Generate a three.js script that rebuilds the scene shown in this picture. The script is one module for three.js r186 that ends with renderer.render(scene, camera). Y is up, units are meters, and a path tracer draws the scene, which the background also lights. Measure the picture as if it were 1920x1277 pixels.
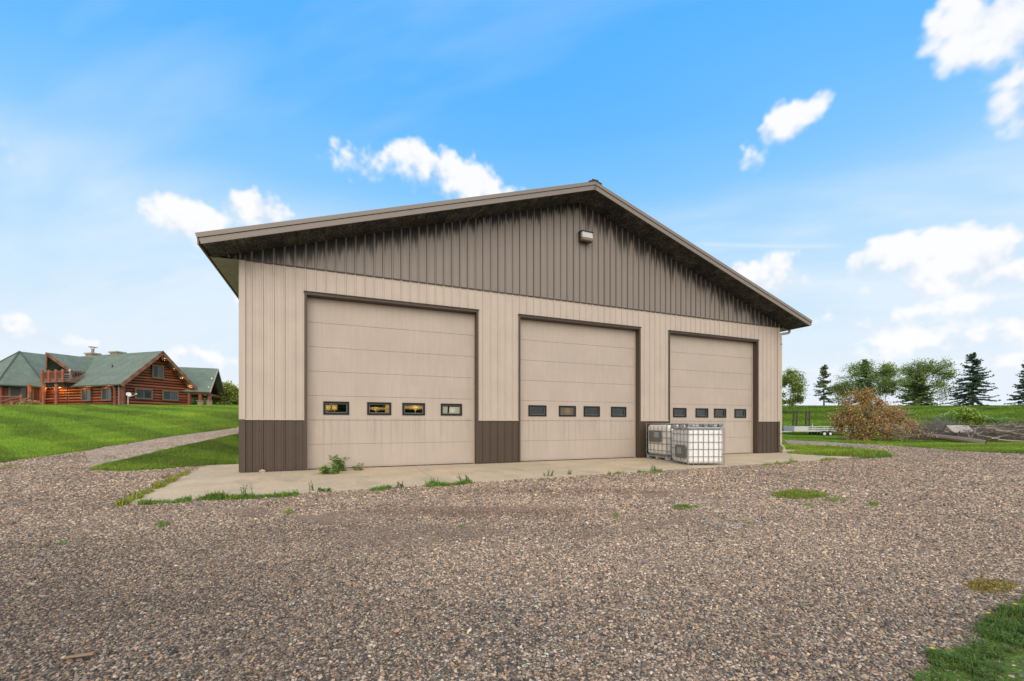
import * as THREE from 'three';
import { RoundedBoxGeometry } from 'three/addons/geometries/RoundedBoxGeometry.js';
import { mergeGeometries } from 'three/addons/utils/BufferGeometryUtils.js';

// ---------------------------------------------------------------- camera, sky, sun, exposure
const scene = new THREE.Scene();
const F = 808, CX = 960, HY = 795, EYE = 1.1375;            // lens of the photograph: focal length, centre and horizon in its pixels
const camera = new THREE.PerspectiveCamera(2 * Math.atan(HY / F) * 180 / Math.PI, 1920 / (2 * HY), 0.1, 4000);
camera.setViewOffset(1920, 2 * HY, 0, 0, 1920, 1277);       // a level camera with the lens shifted up
camera.position.set(0, EYE, 0);
camera.lookAt(0, EYE, -10);
const renderer = new THREE.WebGLRenderer({ antialias: true });
renderer.toneMapping = THREE.LinearToneMapping;
renderer.toneMappingExposure = 1.0;
renderer.shadowMap.enabled = true;
const sun = new THREE.DirectionalLight(new THREE.Color(1, 0.86, 0.69), 2.6);
sun.position.set(8, 52, 80);
sun.target.position.set(0, 0, -12);
sun.castShadow = true;
sun.shadow.radius = 120;
sun.shadow.mapSize.set(2048, 2048);
Object.assign(sun.shadow.camera, { left: -80, right: 80, top: 60, bottom: -60, near: 1, far: 260 });
scene.add(sun, sun.target);

// ---------------------------------------------------------------- numbers and noise
function rng(seed) { let a = seed >>> 0; return () => { a = a + 0x6D2B79F5 | 0; let t = Math.imul(a ^ a >>> 15, 1 | a); t = t + Math.imul(t ^ t >>> 7, 61 | t) ^ t; return ((t ^ t >>> 14) >>> 0) / 4294967296; }; }
const { sin, cos, sqrt, abs, min, max, floor, PI, exp, atan2, hypot } = Math;
const clamp = (x, a = 0, b = 1) => x < a ? a : x > b ? b : x;
const ss = (a, b, x) => { const t = clamp((x - a) / (b - a)); return t * t * (3 - 2 * t); };
const mix = (a, b, t) => a + (b - a) * t;
const hash = (x, y, s = 0) => { let h = Math.imul(x | 0, 374761393) + Math.imul(y | 0, 668265263) + Math.imul(s | 0, 974711) | 0; h = Math.imul(h ^ h >>> 13, 1274126177); return ((h ^ h >>> 16) >>> 0) / 4294967296; };
function vnoise(x, y, s = 0, px = 0, py = 0) {                // value noise, -1..1, tiling when px, py are given
  const xi = floor(x), yi = floor(y), u = x - xi, v = y - yi, a = u * u * (3 - 2 * u), b = v * v * (3 - 2 * v);
  const w = (i, p) => p ? ((i % p) + p) % p : i;
  const x0 = w(xi, px), x1 = w(xi + 1, px), y0 = w(yi, py), y1 = w(yi + 1, py);
  return mix(mix(hash(x0, y0, s), hash(x1, y0, s), a), mix(hash(x0, y1, s), hash(x1, y1, s), a), b) * 2 - 1;
}
function fbm(x, y, oct = 4, s = 0, px = 0, py = 0) { let v = 0, a = 0.5, n = 0; for (let i = 0; i < oct; i++) { v += a * vnoise(x, y, s + i * 17, px, py); n += a; a *= 0.5; x *= 2; y *= 2; px *= 2; py *= 2; } return v / n; }
const srgb = (r, g, b) => new THREE.Color().setRGB(r / 255, g / 255, b / 255, THREE.SRGBColorSpace);
const lin = (r, g, b) => new THREE.Color().setRGB(r, g, b);

// ---------------------------------------------------------------- sky: computed air and clouds
function toAzEl(px, py) { const X = (px - CX) / F, Y = (HY - py) / F, az = Math.atan(X); return [az, Math.atan(Y * cos(az))]; }
function cloudBlob(px, py, rx, ry, strength = 1, rough = 1) {
  const [az, el] = toAzEl(px, py), X = (px - CX) / F;
  return { az, el, rx: rx / (F * (1 + X * X)), ry: ry * cos(az) * cos(el) * cos(el) / F, k: strength, rough };
}
const BLOBS = [
  [345, 410, 66, 38, 1.15], [320, 402, 40, 30, .8], [380, 415, 52, 28, .9], [485, 393, 60, 40, 1.25], [458, 378, 36, 26, 1.1], [510, 402, 40, 30, 1.1],
  [665, 280, 42, 32, .85, 1.5], [650, 300, 46, 24, .6, 1.8], [690, 306, 22, 26, .5, 1.8],
  [775, 300, 52, 36, 1.05], [825, 325, 62, 44, 1.1], [880, 352, 60, 40, 1.05], [920, 372, 60, 30, .8],
  [1790, 40, 70, 66, 1.15, 1.5], [1850, 70, 96, 96, 1.3, 1.3], [1910, 20, 110, 90, 1.3], [1960, 110, 110, 120, 1.2], [1900, 160, 56, 74, 1.05, 1.6], [1780, 110, 50, 34, .6, 1.8],
  [1470, 232, 52, 34, 1], [1500, 225, 40, 30, .9], [1528, 206, 30, 24, .75, 1.6], [1440, 248, 28, 22, .7, 1.7], [1412, 290, 24, 26, .55, 1.9],
  [1465, 505, 60, 38, 1.1], [1410, 515, 60, 28, .95], [1490, 525, 50, 28, .9],
  [1650, 487, 70, 38, 1.2], [1710, 482, 80, 44, 1.3], [1800, 480, 100, 48, 1.3], [1850, 470, 64, 38, 1.2], [1740, 525, 140, 32, 1], [1870, 520, 90, 32, .95],
  [20, 610, 64, 30, 1.1], [100, 632, 56, 18, 1], [60, 560, 60, 10, .4], [200, 648, 60, 10, .5], [1540, 610, 60, 22, .8], [1650, 605, 90, 24, .75], [1840, 575, 100, 26, .7], [1760, 640, 160, 26, .6], [1900, 620, 120, 30, .6], [1690, 660, 120, 20, .55], [1860, 690, 120, 22, .5], [1600, 700, 100, 18, .45], [1560, 570, 50, 16, .4], [150, 700, 90, 16, .4], [230, 600, 50, 12, .35],
  [446, 566, 22, 22, .8], [350, 670, 70, 18, .7], [300, 680, 60, 14, .5],
].map((b) => cloudBlob(...b));
{
  const W = 3072, H = 1536, data = new Float32Array(W * H * 4);
  // colours of the air by elevation, linear radiance
  const stops = [[0, 250, 246, 247], [3, 240, 244, 251], [8, 224, 240, 253], [14, 203, 232, 254], [20, 172, 219, 255], [26, 138, 203, 255], [33, 108, 189, 255], [43, 84, 178, 255], [60, 76, 168, 250], [90, 72, 160, 244]]
    .map(([e, r, g, b]) => [e * PI / 180, srgb(r, g, b)]);
  const R = rng(77);
  const wild = [];                                            // fair-weather clouds added out of view all round and overhead, whitening the sky light
  for (let i = 0; i < 130; i++) {
    const az = R() * 2 * PI, el = 0.09 + 1.3 * R() * R() + .05, s = (.05 + .13 * R()) * (1 + el * .9);
    const n = 2 + floor(R() * 4);
    for (let k = 0; k < n; k++) wild.push({ az: az + (k - n / 2) * s * .75, el: el + (R() - .5) * s * .5, rx: s * (.6 + .5 * R()), ry: s * (.35 + .3 * R()), k: .75 + .5 * R(), rough: 1 + R() * .7 });
  }
  const inView = (az, el) => abs(az) < 0.95 && el < 0.95;
  const noise3 = (x, y, z) => { const zi = floor(z), w = z - zi, t = w * w * (3 - 2 * w); return mix(vnoise(x, y, zi * 31 + 5), vnoise(x, y, zi * 31 + 36), t); };
  const fb3 = (x, y, z, o) => { let v = 0, a = .5, n = 0; for (let i = 0; i < o; i++) { v += a * noise3(x + i * 19.7, y, z); n += a; a *= .52; x *= 2.03; y *= 2.03; z *= 2.03; } return v / n; };
  // blobs sorted in columns of azimuth so that each pixel looks at few
  const NB = 96, bins = Array.from({ length: NB }, () => []);
  const put = (b, near) => { const reach = b.rx * 1.7 / max(.25, near ? 1 : cos(min(b.el, 1.3))); const a0 = floor((b.az - reach + PI) / (2 * PI) * NB), a1 = floor((b.az + reach + PI) / (2 * PI) * NB); for (let a = a0; a <= a1; a++) bins[((a % NB) + NB) % NB].push(b); };
  for (const b of BLOBS) { b.own = true; put(b, true); }
  for (const b of wild) { b.az = atan2(sin(b.az), cos(b.az)); if (!(abs(b.az) < 1.1 && b.el < .98)) put(b, false); }
  for (let j = 0; j < H; j++) {
    const el = ((j + .5) / H - .5) * PI;
    for (let i = 0; i < W; i++) {
      const o = (j * W + i) * 4;
      if (el < -0.01) { data[o] = .5; data[o + 1] = .5; data[o + 2] = .5; data[o + 3] = 1; continue; }
      const th = ((i + .5) / W - .5) * 2 * PI, dx = cos(th) * cos(el), dz = sin(th) * cos(el), dy = sin(el);
      const az = atan2(dx, -dz);                              // 0 straight ahead, positive to the right
      let e = max(el, 0);
      // thin high veil: pushes the pale lower sky up and down in long streaks
      const vx = dx / (dy + .25), vz = dz / (dy + .25);
      const veil = fb3(vx * .9 + vz * .4, vz * 2.6 - vx * .5, 3.3, 4);
      const es = clamp(e * (1 - .16 * veil) - .02 * veil * e, 0, PI / 2);
      let k = 0; while (k < stops.length - 2 && stops[k + 1][0] < es) k++;
      const t = clamp((es - stops[k][0]) / (stops[k + 1][0] - stops[k][0])), A = stops[k][1], B = stops[k + 1][1];
      let r = mix(A.r, B.r, t), g = mix(A.g, B.g, t), b = mix(A.b, B.b, t);
      const wf = fb3(vx * 1.3 + 9, vz * 4.2 - vx * 1.1, 8.1, 5), sheetOf = ss(.5, .34, e + .05 * veil + .03 * wf) * (.16 + .5 * clamp(.42 + 1.5 * veil + 1.5 * wf + .7 * fb3(vx * 4.1 + 2, vz * 9 - vx * 2.5, 5.5, 4)));
      const wisp = clamp(clamp((wf - .02) * 1.6) * ss(.02, .2, e) * .34 + sheetOf, 0, .75);
      r = mix(r, .8, wisp); g = mix(g, .9, wisp); b = mix(b, 1, wisp);
      // cumulus
      let den = -1, body = 0, wsum = 0, vs = 0;
      for (const c of bins[floor((az + PI) / (2 * PI) * NB) % NB]) {
        let da = az - c.az; if (da > PI) da -= 2 * PI; if (da < -PI) da += 2 * PI;
        if (!c.own) da *= cos(min(el, 1.3));
        const x = da / c.rx, y = (el - c.el) / c.ry, q = x * x + y * y;
        if (q > 3.2) continue;
        const f = c.k * (1 - q * .62) ;
        const w = exp(-q * 2); wsum += w; vs += w * y; body += w * c.rough;
        den = den < -.9 ? f : max(den, f) + .18 * max(0, min(den, f));
      }
      if (den > -.9) {
        const rough = wsum > 0 ? body / wsum : 1, yy = wsum > 0 ? vs / wsum : 0;
        const s = 13;
        const n1 = fb3(dx * s, dy * s * 1.3, dz * s, 6), n2 = fb3(dx * s * 4 + 3, dy * s * 4, dz * s * 4, 3);
        const dd = den + (n1 * 1.15 + n2 * .6) * (.7 + .4 * rough) - .26;
        const soft = mix(1.1, .62, ss(-.6, .5, yy)) * (.6 + .45 * rough);
        const al = ss(-.04, soft, dd) * .96;
        const lit = clamp(.52 + .36 * yy + .6 * n1 + .55 * n2 + dd * .22, .1, 1.15);
        const cr = mix(.7, 1.0, ss(.05, .95, lit)), cg = mix(.79, 1.0, ss(.05, .95, lit)), cb = mix(.92, 1.02, ss(.05, .95, lit));
        r = mix(r, cr, al); g = mix(g, cg, al); b = mix(b, cb, al);
      }
      // an old vapour trail
      { const [a0, e0] = [.37, .375], [a1, e1] = [.68, .312]; const tt = (az - a0) / (a1 - a0); if (tt > 0 && tt < 1) { const dev = (el - mix(e0, e1, tt)) / .0034; const tr = exp(-dev * dev) * .4 * ss(0, .25, tt) * ss(1, .8, tt) * (.75 + .25 * veil); r = mix(r, .95, tr); g = mix(g, .97, tr); b = mix(b, 1, tr); } }
      data[o] = r; data[o + 1] = g; data[o + 2] = b; data[o + 3] = 1;
    }
  }
  const sky = new THREE.DataTexture(data, W, H, THREE.RGBAFormat, THREE.FloatType);
  sky.mapping = THREE.EquirectangularReflectionMapping; sky.magFilter = THREE.LinearFilter; sky.needsUpdate = true;
  scene.background = sky; scene.environment = sky;
}

// ---------------------------------------------------------------- helpers
const used = new Map();
function numbered(n) { const k = used.get(n) ?? 0; used.set(n, k + 1); return k ? n + '_' + String(k).padStart(3, '0') : n; }
function tag(o, label, category, group, kind) { if (label) o.userData.label = label; if (category) o.userData.category = category; if (group) o.userData.group = group; if (kind) o.userData.kind = kind; return o; }
function thing(name, label, category, pos = [0, 0, 0], turn = 0, group) {
  const o = new THREE.Group(); o.name = numbered(name); o.position.set(...pos); o.rotation.y = turn; scene.add(o);
  return tag(o, label, category, group);
}
function part(name, geo, mat, parent = scene, pos, rot) {
  const m = new THREE.Mesh(geo, mat); m.name = parent === scene ? numbered(name) : name; m.castShadow = m.receiveShadow = true;
  if (pos) m.position.set(...pos); if (rot) m.rotation.set(...rot);
  parent.add(m); return m;
}
function grp(name, parent, pos, turn) { const g = new THREE.Group(); g.name = name; if (pos) g.position.set(...pos); if (turn) g.rotation.y = turn; parent.add(g); return g; }
const bx = (w, h, d, x = 0, y = 0, z = 0) => new THREE.BoxGeometry(w, h, d).translate(x, y, z);
const rbx = (w, h, d, r = .01, x = 0, y = 0, z = 0) => new RoundedBoxGeometry(w, h, d, 1, min(r, w / 2.1, h / 2.1, d / 2.1)).translate(x, y, z);
function rod(a, b, r0, r1 = r0, seg = 6) {                     // a tapered bar from a to b
  const A = new THREE.Vector3(...a), B = new THREE.Vector3(...b), d = B.clone().sub(A), L = d.length();
  const g = new THREE.CylinderGeometry(r1, r0, L, seg);
  g.applyQuaternion(new THREE.Quaternion().setFromUnitVectors(new THREE.Vector3(0, 1, 0), d.normalize()));
  return g.translate((A.x + B.x) / 2, (A.y + B.y) / 2, (A.z + B.z) / 2);
}
const merged = (list) => mergeGeometries(list.map((g) => { const q = g.index ? g.toNonIndexed() : g; for (const n of Object.keys(q.attributes)) if (!['position', 'normal', 'uv'].includes(n)) q.deleteAttribute(n); if (!q.attributes.uv) q.setAttribute('uv', new THREE.BufferAttribute(new Float32Array(q.attributes.position.count * 2), 2)); return q; }));
class TB {                                                     // loose triangles with a colour each
  constructor() { this.p = []; this.c = []; }
  tri(a, b, c, col) { this.p.push(...a, ...b, ...c); for (let i = 0; i < 3; i++) this.c.push(col[0], col[1], col[2]); }
  quad(a, b, c, d, col) { this.tri(a, b, c, col); this.tri(a, c, d, col); }
  stick(a, b, r0, r1, col, n = 4) {
    const d = [b[0] - a[0], b[1] - a[1], b[2] - a[2]], L = hypot(...d) || 1e-6, u = abs(d[1]) / L > .9 ? [1, 0, 0] : [0, 1, 0];
    let s = [d[1] * u[2] - d[2] * u[1], d[2] * u[0] - d[0] * u[2], d[0] * u[1] - d[1] * u[0]]; const sl = hypot(...s); s = s.map((v) => v / sl);
    const t = [(d[1] * s[2] - d[2] * s[1]) / L, (d[2] * s[0] - d[0] * s[2]) / L, (d[0] * s[1] - d[1] * s[0]) / L];
    const ring = (o, r) => Array.from({ length: n }, (_, k) => { const q = k / n * 2 * PI; return [0, 1, 2].map((i) => o[i] + r * (cos(q) * s[i] + sin(q) * t[i])); });
    const A = ring(a, r0), B = ring(b, r1);
    for (let k = 0; k < n; k++) this.quad(A[k], A[(k + 1) % n], B[(k + 1) % n], B[k], col);
  }
  geo() {
    const g = new THREE.BufferGeometry();
    g.setAttribute('position', new THREE.Float32BufferAttribute(this.p, 3)); g.setAttribute('color', new THREE.Float32BufferAttribute(this.c, 3));
    g.computeVertexNormals(); return g;
  }
}
function dataTex(w, h, fn, { color = true, repeat = true } = {}) {  // fn(x, y) -> [r, g, b] in 0..1 (sRGB when color)
  const d = new Uint8Array(w * h * 4);
  for (let y = 0; y < h; y++) for (let x = 0; x < w; x++) { const c = fn(x, y), o = (y * w + x) * 4; d[o] = clamp(c[0]) * 255; d[o + 1] = clamp(c[1] ?? c[0]) * 255; d[o + 2] = clamp(c[2] ?? c[0]) * 255; d[o + 3] = 255; }
  const t = new THREE.DataTexture(d, w, h); t.magFilter = THREE.LinearFilter; t.minFilter = THREE.LinearMipmapLinearFilter; t.generateMipmaps = true;
  t.wrapS = t.wrapT = repeat ? THREE.RepeatWrapping : THREE.ClampToEdgeWrapping; if (color) t.colorSpace = THREE.SRGBColorSpace; t.needsUpdate = true; return t;
}
const std = (o) => new THREE.MeshStandardMaterial(o);
const toS = (x) => x <= .0031308 ? x * 12.92 : 1.055 * x ** (1 / 2.4) - .055;

// ---------------------------------------------------------------- the lie of the land
const BARN = { x: -6.306, d: 9.99, c: 0.9224, s: 0.3862, W: 18.29, L: 18.3 };
BARN.turn = atan2(BARN.s, BARN.c);
const toBarn = (x, d) => { const a = x - BARN.x, b = d - BARN.d; return [a * BARN.c + b * BARN.s, -a * BARN.s + b * BARN.c]; };   // along the facade, behind the facade
const fromBarn = (u, w) => [BARN.x + u * BARN.c - w * BARN.s, BARN.d + u * BARN.s + w * BARN.c];
function land(x, d) {                                          // height of the ground, d metres ahead of the camera
  const t = x / max(d, 1), side = ss(-.52, .45, t);
  const left = 3.03 * ss(12, 48, d) - 1.5 * ss(75, 200, d);
  const right = -.17 * ss(28, 42, d) + 4.3 * ss(44, 76, d) + .1 * ss(76, 90, d) - 2.5 * ss(110, 260, d);
  let h = mix(left, right, side);
  if (d > 11) h += .07 * ss(14, 30, d) * fbm(x * .09, d * .09, 3, 4);
  const [u, w] = toBarn(x, d), out = hypot(max(-u, u - BARN.W, 0), max(-w, w - BARN.L, 0));
  return h * ss(.3, 3, out);
}
function ground(px, py) {                                      // where that pixel of the photograph meets the ground: [x, d]
  const X = (px - CX) / F, Y = (HY - py) / F; let d = 1.2;
  while (d < 400) { const s = .002 * d + .005; if (EYE + Y * (d + s) <= land(X * (d + s), d + s)) return [X * (d + s), d + s]; d += s; }
  return [X * 400, 400];
}
const g3 = (px, py, dy = 0) => { const [x, d] = ground(px, py); return [x, land(x, d) + dy, -d]; };
const atd = (px, py, d) => [(px - CX) / F * d, EYE + (HY - py) / F * d, -d];
// ---------------------------------------------------------------- ground materials
const inPoly = (P, x, y) => { let c = false; for (let i = 0, j = P.length - 1; i < P.length; j = i++) { const [xi, yi] = P[i], [xj, yj] = P[j]; if ((yi > y) !== (yj > y) && x < (xj - xi) * (y - yi) / (yj - yi) + xi) c = !c; } return c; };
const STONE = [[.30, .25, .215], [.34, .285, .24], [.24, .2, .18], [.40, .33, .275], [.19, .165, .155], [.46, .39, .33], [.36, .25, .195], [.13, .118, .115], [.52, .46, .41], [.28, .255, .245], [.10, .093, .092], [.42, .30, .21]];
const stoneColor = (q, k) => { const c = STONE[floor(q * STONE.length)], m = .6 + .72 * k * k + .42 * k; return [c[0] * m * 1.13, c[1] * m * 1.02, c[2] * m * .855]; };
function gravelMaps() {
  const N = 1536, cells = 200, col = new Float32Array(N * N * 3), hgt = new Float32Array(N * N);
  for (let y = 0; y < N; y++) for (let x = 0; x < N; x++) {
    const fx = x / N * cells, fy = y / N * cells, xi = floor(fx), yi = floor(fy); let b1 = 9, b2 = 9, id = 0;
    for (let j = -1; j < 2; j++) for (let i = -1; i < 2; i++) {
      const cx = ((xi + i) % cells + cells) % cells, cy = ((yi + j) % cells + cells) % cells;
      const sz = .75 + .5 * hash(cx, cy, 4);
      const q = hypot(xi + i + hash(cx, cy, 1) - fx, yi + j + hash(cx, cy, 2) - fy) / sz;
      if (q < b1) { b2 = b1; b1 = q; id = cy * cells + cx; } else if (q < b2) b2 = q;
    }
    const edge = ss(.02, .22, b2 - b1), c = stoneColor(hash(id, 3, 9), hash(id, 5, 11)), o = y * N + x, dirt = .7, mott = 1.22 * (1 + .4 * fbm(x / N * 26, y / N * 26, 3, 15, 26, 26));
    for (let k = 0; k < 3; k++) col[o * 3 + k] = mott * mix([.075, .055, .04][k], c[k] * 1.15, dirt * edge + (1 - dirt) * edge * edge);
    hgt[o] = edge * (1 - b1 * .5) * (.5 + .5 * hash(id, 8, 2));
  }
  return [dataTex(N, N, (x, y) => { const o = (y * N + x) * 3; return [toS(col[o]), toS(col[o + 1]), toS(col[o + 2])]; }), dataTex(N, N, (x, y) => [hgt[y * N + x]], { color: false })];
}
const [gravelTex, gravelBump] = gravelMaps();
const gravelMat = std({ map: gravelTex, bumpMap: gravelBump, bumpScale: .012, roughness: .95, vertexColors: true });
const grassTex = dataTex(1024, 1024, (x, y) => {
  const n = fbm(x / 1024 * 64, y / 1024 * 64, 4, 21, 64, 64), f = fbm(x / 1024 * 256, y / 1024 * 128, 2, 41, 256, 128), k = 1 + .34 * n + .42 * f;
  return [toS(.155 * k), toS(.265 * k), toS(.018 * k)];
});
const grassBump = dataTex(512, 512, (x, y) => [.5 + .5 * fbm(x / 512 * 128, y / 512 * 128, 3, 51, 128, 128)], { color: false });
const turfMat = std({ map: grassTex, bumpMap: grassBump, bumpScale: .03, roughness: 1, vertexColors: true });
const bladeMat = std({ color: 0xffffff, vertexColors: true, roughness: .75, side: THREE.DoubleSide });

function turfTone(x, d) {                                      // mowing stripes, dry and lush patches
  const left = x < 0;
  const q = left ? (x * .8 + d * 1.25) : (d * 1.1 - x * .25);
  const stripe = ss(-.35, .35, sin(q * 1.35 + fbm(x * .12, d * .12, 2, 61) * 2.2)) - .5;
  const n = fbm(x * .16, d * .16, 4, 66), f = fbm(x * .9, d * .9, 3, 71);
  const k = 1 + .32 * stripe + .3 * n + .2 * f, dry = clamp(.25 * n + .5 * f - .12, 0, .5);
  const [u, w] = left ? toBarn(x, d) : [-20, 0], lush = mix(.7, 1, ss(3, 9, -u));            // the grass beside the building is denser and darker
  return [k * lush * (1 + dry * 1.1), k * lush * (1 + dry * .2), k * lush * (1 + dry * .6)];
}

// ---------------------------------------------------------------- terrain sheet out to the horizon
{
  const xs = [], ds = [];
  for (let i = -120; i <= 120; i++) { const t = i / 120; xs.push(t * 90 + 1400 * t ** 7); }
  for (let j = 0; j <= 170; j++) { const t = j / 170; ds.push(-18 + t * 130 + 1700 * t ** 8); }
  const nx = xs.length, p = [], uv = [], c = [], idx = [];
  for (const d of ds) for (const x of xs) { p.push(x, land(x, d) - .03, -d); uv.push(x / 4, d / 4); c.push(...turfTone(x, d)); }
  for (let j = 0; j + 1 < ds.length; j++) for (let i = 0; i + 1 < nx; i++) { const a = j * nx + i; idx.push(a, a + 1, a + nx, a + 1, a + nx + 1, a + nx); }
  const g = new THREE.BufferGeometry();
  g.setAttribute('position', new THREE.Float32BufferAttribute(p, 3)); g.setAttribute('uv', new THREE.Float32BufferAttribute(uv, 2)); g.setAttribute('color', new THREE.Float32BufferAttribute(c, 3)); g.setIndex(idx); g.computeVertexNormals();
  tag(part('lawn_ground', g, turfMat), 'mown green lawn rising to the hill behind the buildings', null, null, 'structure');
}
// sheets that lie on the land: a polygon of [x, d] cut fine enough to follow it
function sheet(poly, dy, cell, tint) {
  const P = poly.map(([x, d]) => new THREE.Vector2(x, d)), tris = THREE.ShapeUtils.triangulateShape(P, []).map((t) => t.map((k) => [P[k].x, P[k].y]));
  const out = [];
  const cut = (a, b, c) => {
    const L = [hypot(a[0] - b[0], a[1] - b[1]), hypot(b[0] - c[0], b[1] - c[1]), hypot(c[0] - a[0], c[1] - a[1])], m = max(...L);
    const lim = cell * max(1, hypot((a[0] + b[0] + c[0]) / 3, (a[1] + b[1] + c[1]) / 3) / 12);
    if (m <= lim) { out.push(a, b, c); return; }
    const mid = (p, q) => [(p[0] + q[0]) / 2, (p[1] + q[1]) / 2];
    if (m === L[0]) { const q = mid(a, b); cut(a, q, c); cut(q, b, c); } else if (m === L[1]) { const q = mid(b, c); cut(b, q, a); cut(q, c, a); } else { const q = mid(c, a); cut(c, q, b); cut(q, a, b); }
  };
  for (const t of tris) cut(...t);
  const p = [], uv = [], c = [], key = new Map(), idx = [];
  for (const [x, d] of out) { const k = x.toFixed(4) + ',' + d.toFixed(4); let n = key.get(k); if (n === undefined) { n = p.length / 3; key.set(k, n); p.push(x, land(x, d) + dy, -d); uv.push(x / 4, d / 4); c.push(...tint(x, d)); } idx.push(n); }
  for (let i = 0; i < idx.length; i += 3) { const [a, b, d] = [idx[i], idx[i + 1], idx[i + 2]], cr = (p[b * 3] - p[a * 3]) * (p[d * 3 + 2] - p[a * 3 + 2]) - (p[b * 3 + 2] - p[a * 3 + 2]) * (p[d * 3] - p[a * 3]); if (cr > 0) { idx[i + 1] = d; idx[i + 2] = b; } }
  const g = new THREE.BufferGeometry();
  g.setAttribute('position', new THREE.Float32BufferAttribute(p, 3)); g.setAttribute('uv', new THREE.Float32BufferAttribute(uv, 2)); g.setAttribute('color', new THREE.Float32BufferAttribute(c, 3)); g.setIndex(idx); g.computeVertexNormals();
  return g;
}
const wob = (P, amp, step, seed) => { const o = []; for (let i = 0; i < P.length; i++) { const a = P[i], b = P[(i + 1) % P.length], L = hypot(b[0] - a[0], b[1] - a[1]), n = max(1, min(60, floor(L / step))); for (let k = 0; k < n; k++) { const t = k / n, x = mix(a[0], b[0], t), y = mix(a[1], b[1], t), f = amp; o.push([x + f * vnoise(x * 1.7, y * 1.7, seed), y + f * vnoise(x * 1.7 + 50, y * 1.7, seed)]); } } return o; };
// dirt shows through where cars turn; the tone of the stones wanders; vignette is painted in
function gravelTone(x, d) {
  const n = fbm(x * .35, d * .35, 4, 81), m = fbm(x * 1.5, d * 1.5, 3, 84);
  const track = max(exp(-(((d - 5.55 - .04 * x) / .32) ** 2)) * ss(-4.2, -2.5, x) * ss(2.6, .6, x), .7 * exp(-(((d - 7.1 - .12 * x) / .4) ** 2)) * ss(-2, 0, x) * ss(5, 3, x)) * ss(-.6, .4, fbm(x * .8, d * 1.6, 3, 95));
  const bands = fbm(x * .14 + 3, d * .85 - x * .06, 4, 97), k = (.95 + .15 * n + .12 * m + .22 * bands - .34 * track) * (1 - .24 * ss(1.5, -3, x) * ss(8, 3, d)) * (1 - .2 * ss(5, 1.9, d));  // last factors darken the near and near-left gravel like lens vignette
  return [k * (1 + .06 * track), k * (1 - .02 * track), k * (1 - .07 * track)];
}
const G = (...l) => l.map(([a, b]) => ground(a, b));
const yardPoly = wob([...G([0, 868], [60, 859], [110, 852], [165, 845], [175, 870], [165, 882], [230, 884], [300, 880], [385, 873]), fromBarn(-1.1, 2.6), fromBarn(.4, .6), fromBarn(18, .6), fromBarn(18.6, .2), ...G([1478, 850], [1560, 854], [1672, 856], [1660, 848], [1560, 838], [1476, 834], [1467, 825], [1560, 829], [1690, 837], [1820, 847], [1920, 852], [2050, 860]),
  [30, 16.2], [30, -10], [-26, -10], [-26, 9.2], ...G([-300, 900])], .07, .35, 91);
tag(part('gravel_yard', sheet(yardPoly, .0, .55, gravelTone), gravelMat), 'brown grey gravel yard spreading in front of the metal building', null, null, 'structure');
const lane = [[165, 845], [200, 838], [250, 830.5], [300, 822], [350, 815], [400, 808.5], [450, 802], [480, 799]], laneLow = [[165, 882], [190, 872], [225, 864], [300, 845], [350, 834.5], [400, 824], [450, 813.5], [480, 808]];
const lanePoly = [...lane.map((p) => ground(...p)), ...laneLow.slice().reverse().map((p) => ground(...p))];
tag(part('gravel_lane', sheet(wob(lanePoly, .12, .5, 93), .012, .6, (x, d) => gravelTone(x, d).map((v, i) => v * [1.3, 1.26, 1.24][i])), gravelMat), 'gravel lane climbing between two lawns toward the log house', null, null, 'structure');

// packed earth where wheels have pushed the stones aside
const DIRT = [[[540, 972], [640, 960], [760, 951], [900, 950], [1010, 945], [1110, 950], [1090, 958], [960, 962], [820, 970], [700, 978], [600, 984]], [[650, 994], [770, 984], [900, 988], [960, 1000], [880, 1014], [760, 1030], [670, 1024], [610, 1008]], [[1060, 1002], [1180, 985], [1290, 968], [1330, 960], [1300, 972], [1200, 994], [1110, 1010]], [[330, 936], [460, 954], [520, 962], [470, 972], [360, 950]], [[1130, 930], [1230, 920], [1330, 916], [1320, 926], [1220, 934]]].map((P) => wob(P.map(([a, b]) => ground(a, b)), .1, .12, 99));
{
  const earth = dataTex(512, 512, (x, y) => { const n = fbm(x / 512 * 10, y / 512 * 10, 4, 241, 10, 10), f = hash(x, y, 7), g = fbm(x / 512 * 90, y / 512 * 90, 2, 245, 90, 90), k = .85 + .3 * n + .25 * g + (f > .93 ? .6 : f < .06 ? -.35 : 0); return [toS(.31 * k), toS(.215 * k), toS(.145 * k)]; });
  const m = std({ map: earth, bumpMap: grassBump, bumpScale: .008, roughness: 1, vertexColors: true });
  DIRT.forEach((P, i) => tag(part('packed_earth', sheet(P, .004, .3, (x, d) => gravelTone(x, d)), m), ['long brown strip of packed earth in front of the left doors', 'smooth brown patch of packed earth below the long strip', 'thin brown wheel track right of the smooth patch', 'short brown track below the left corner of the concrete', 'faint brown track near the concrete below the totes'][i], null, null, 'structure'));
}
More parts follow.
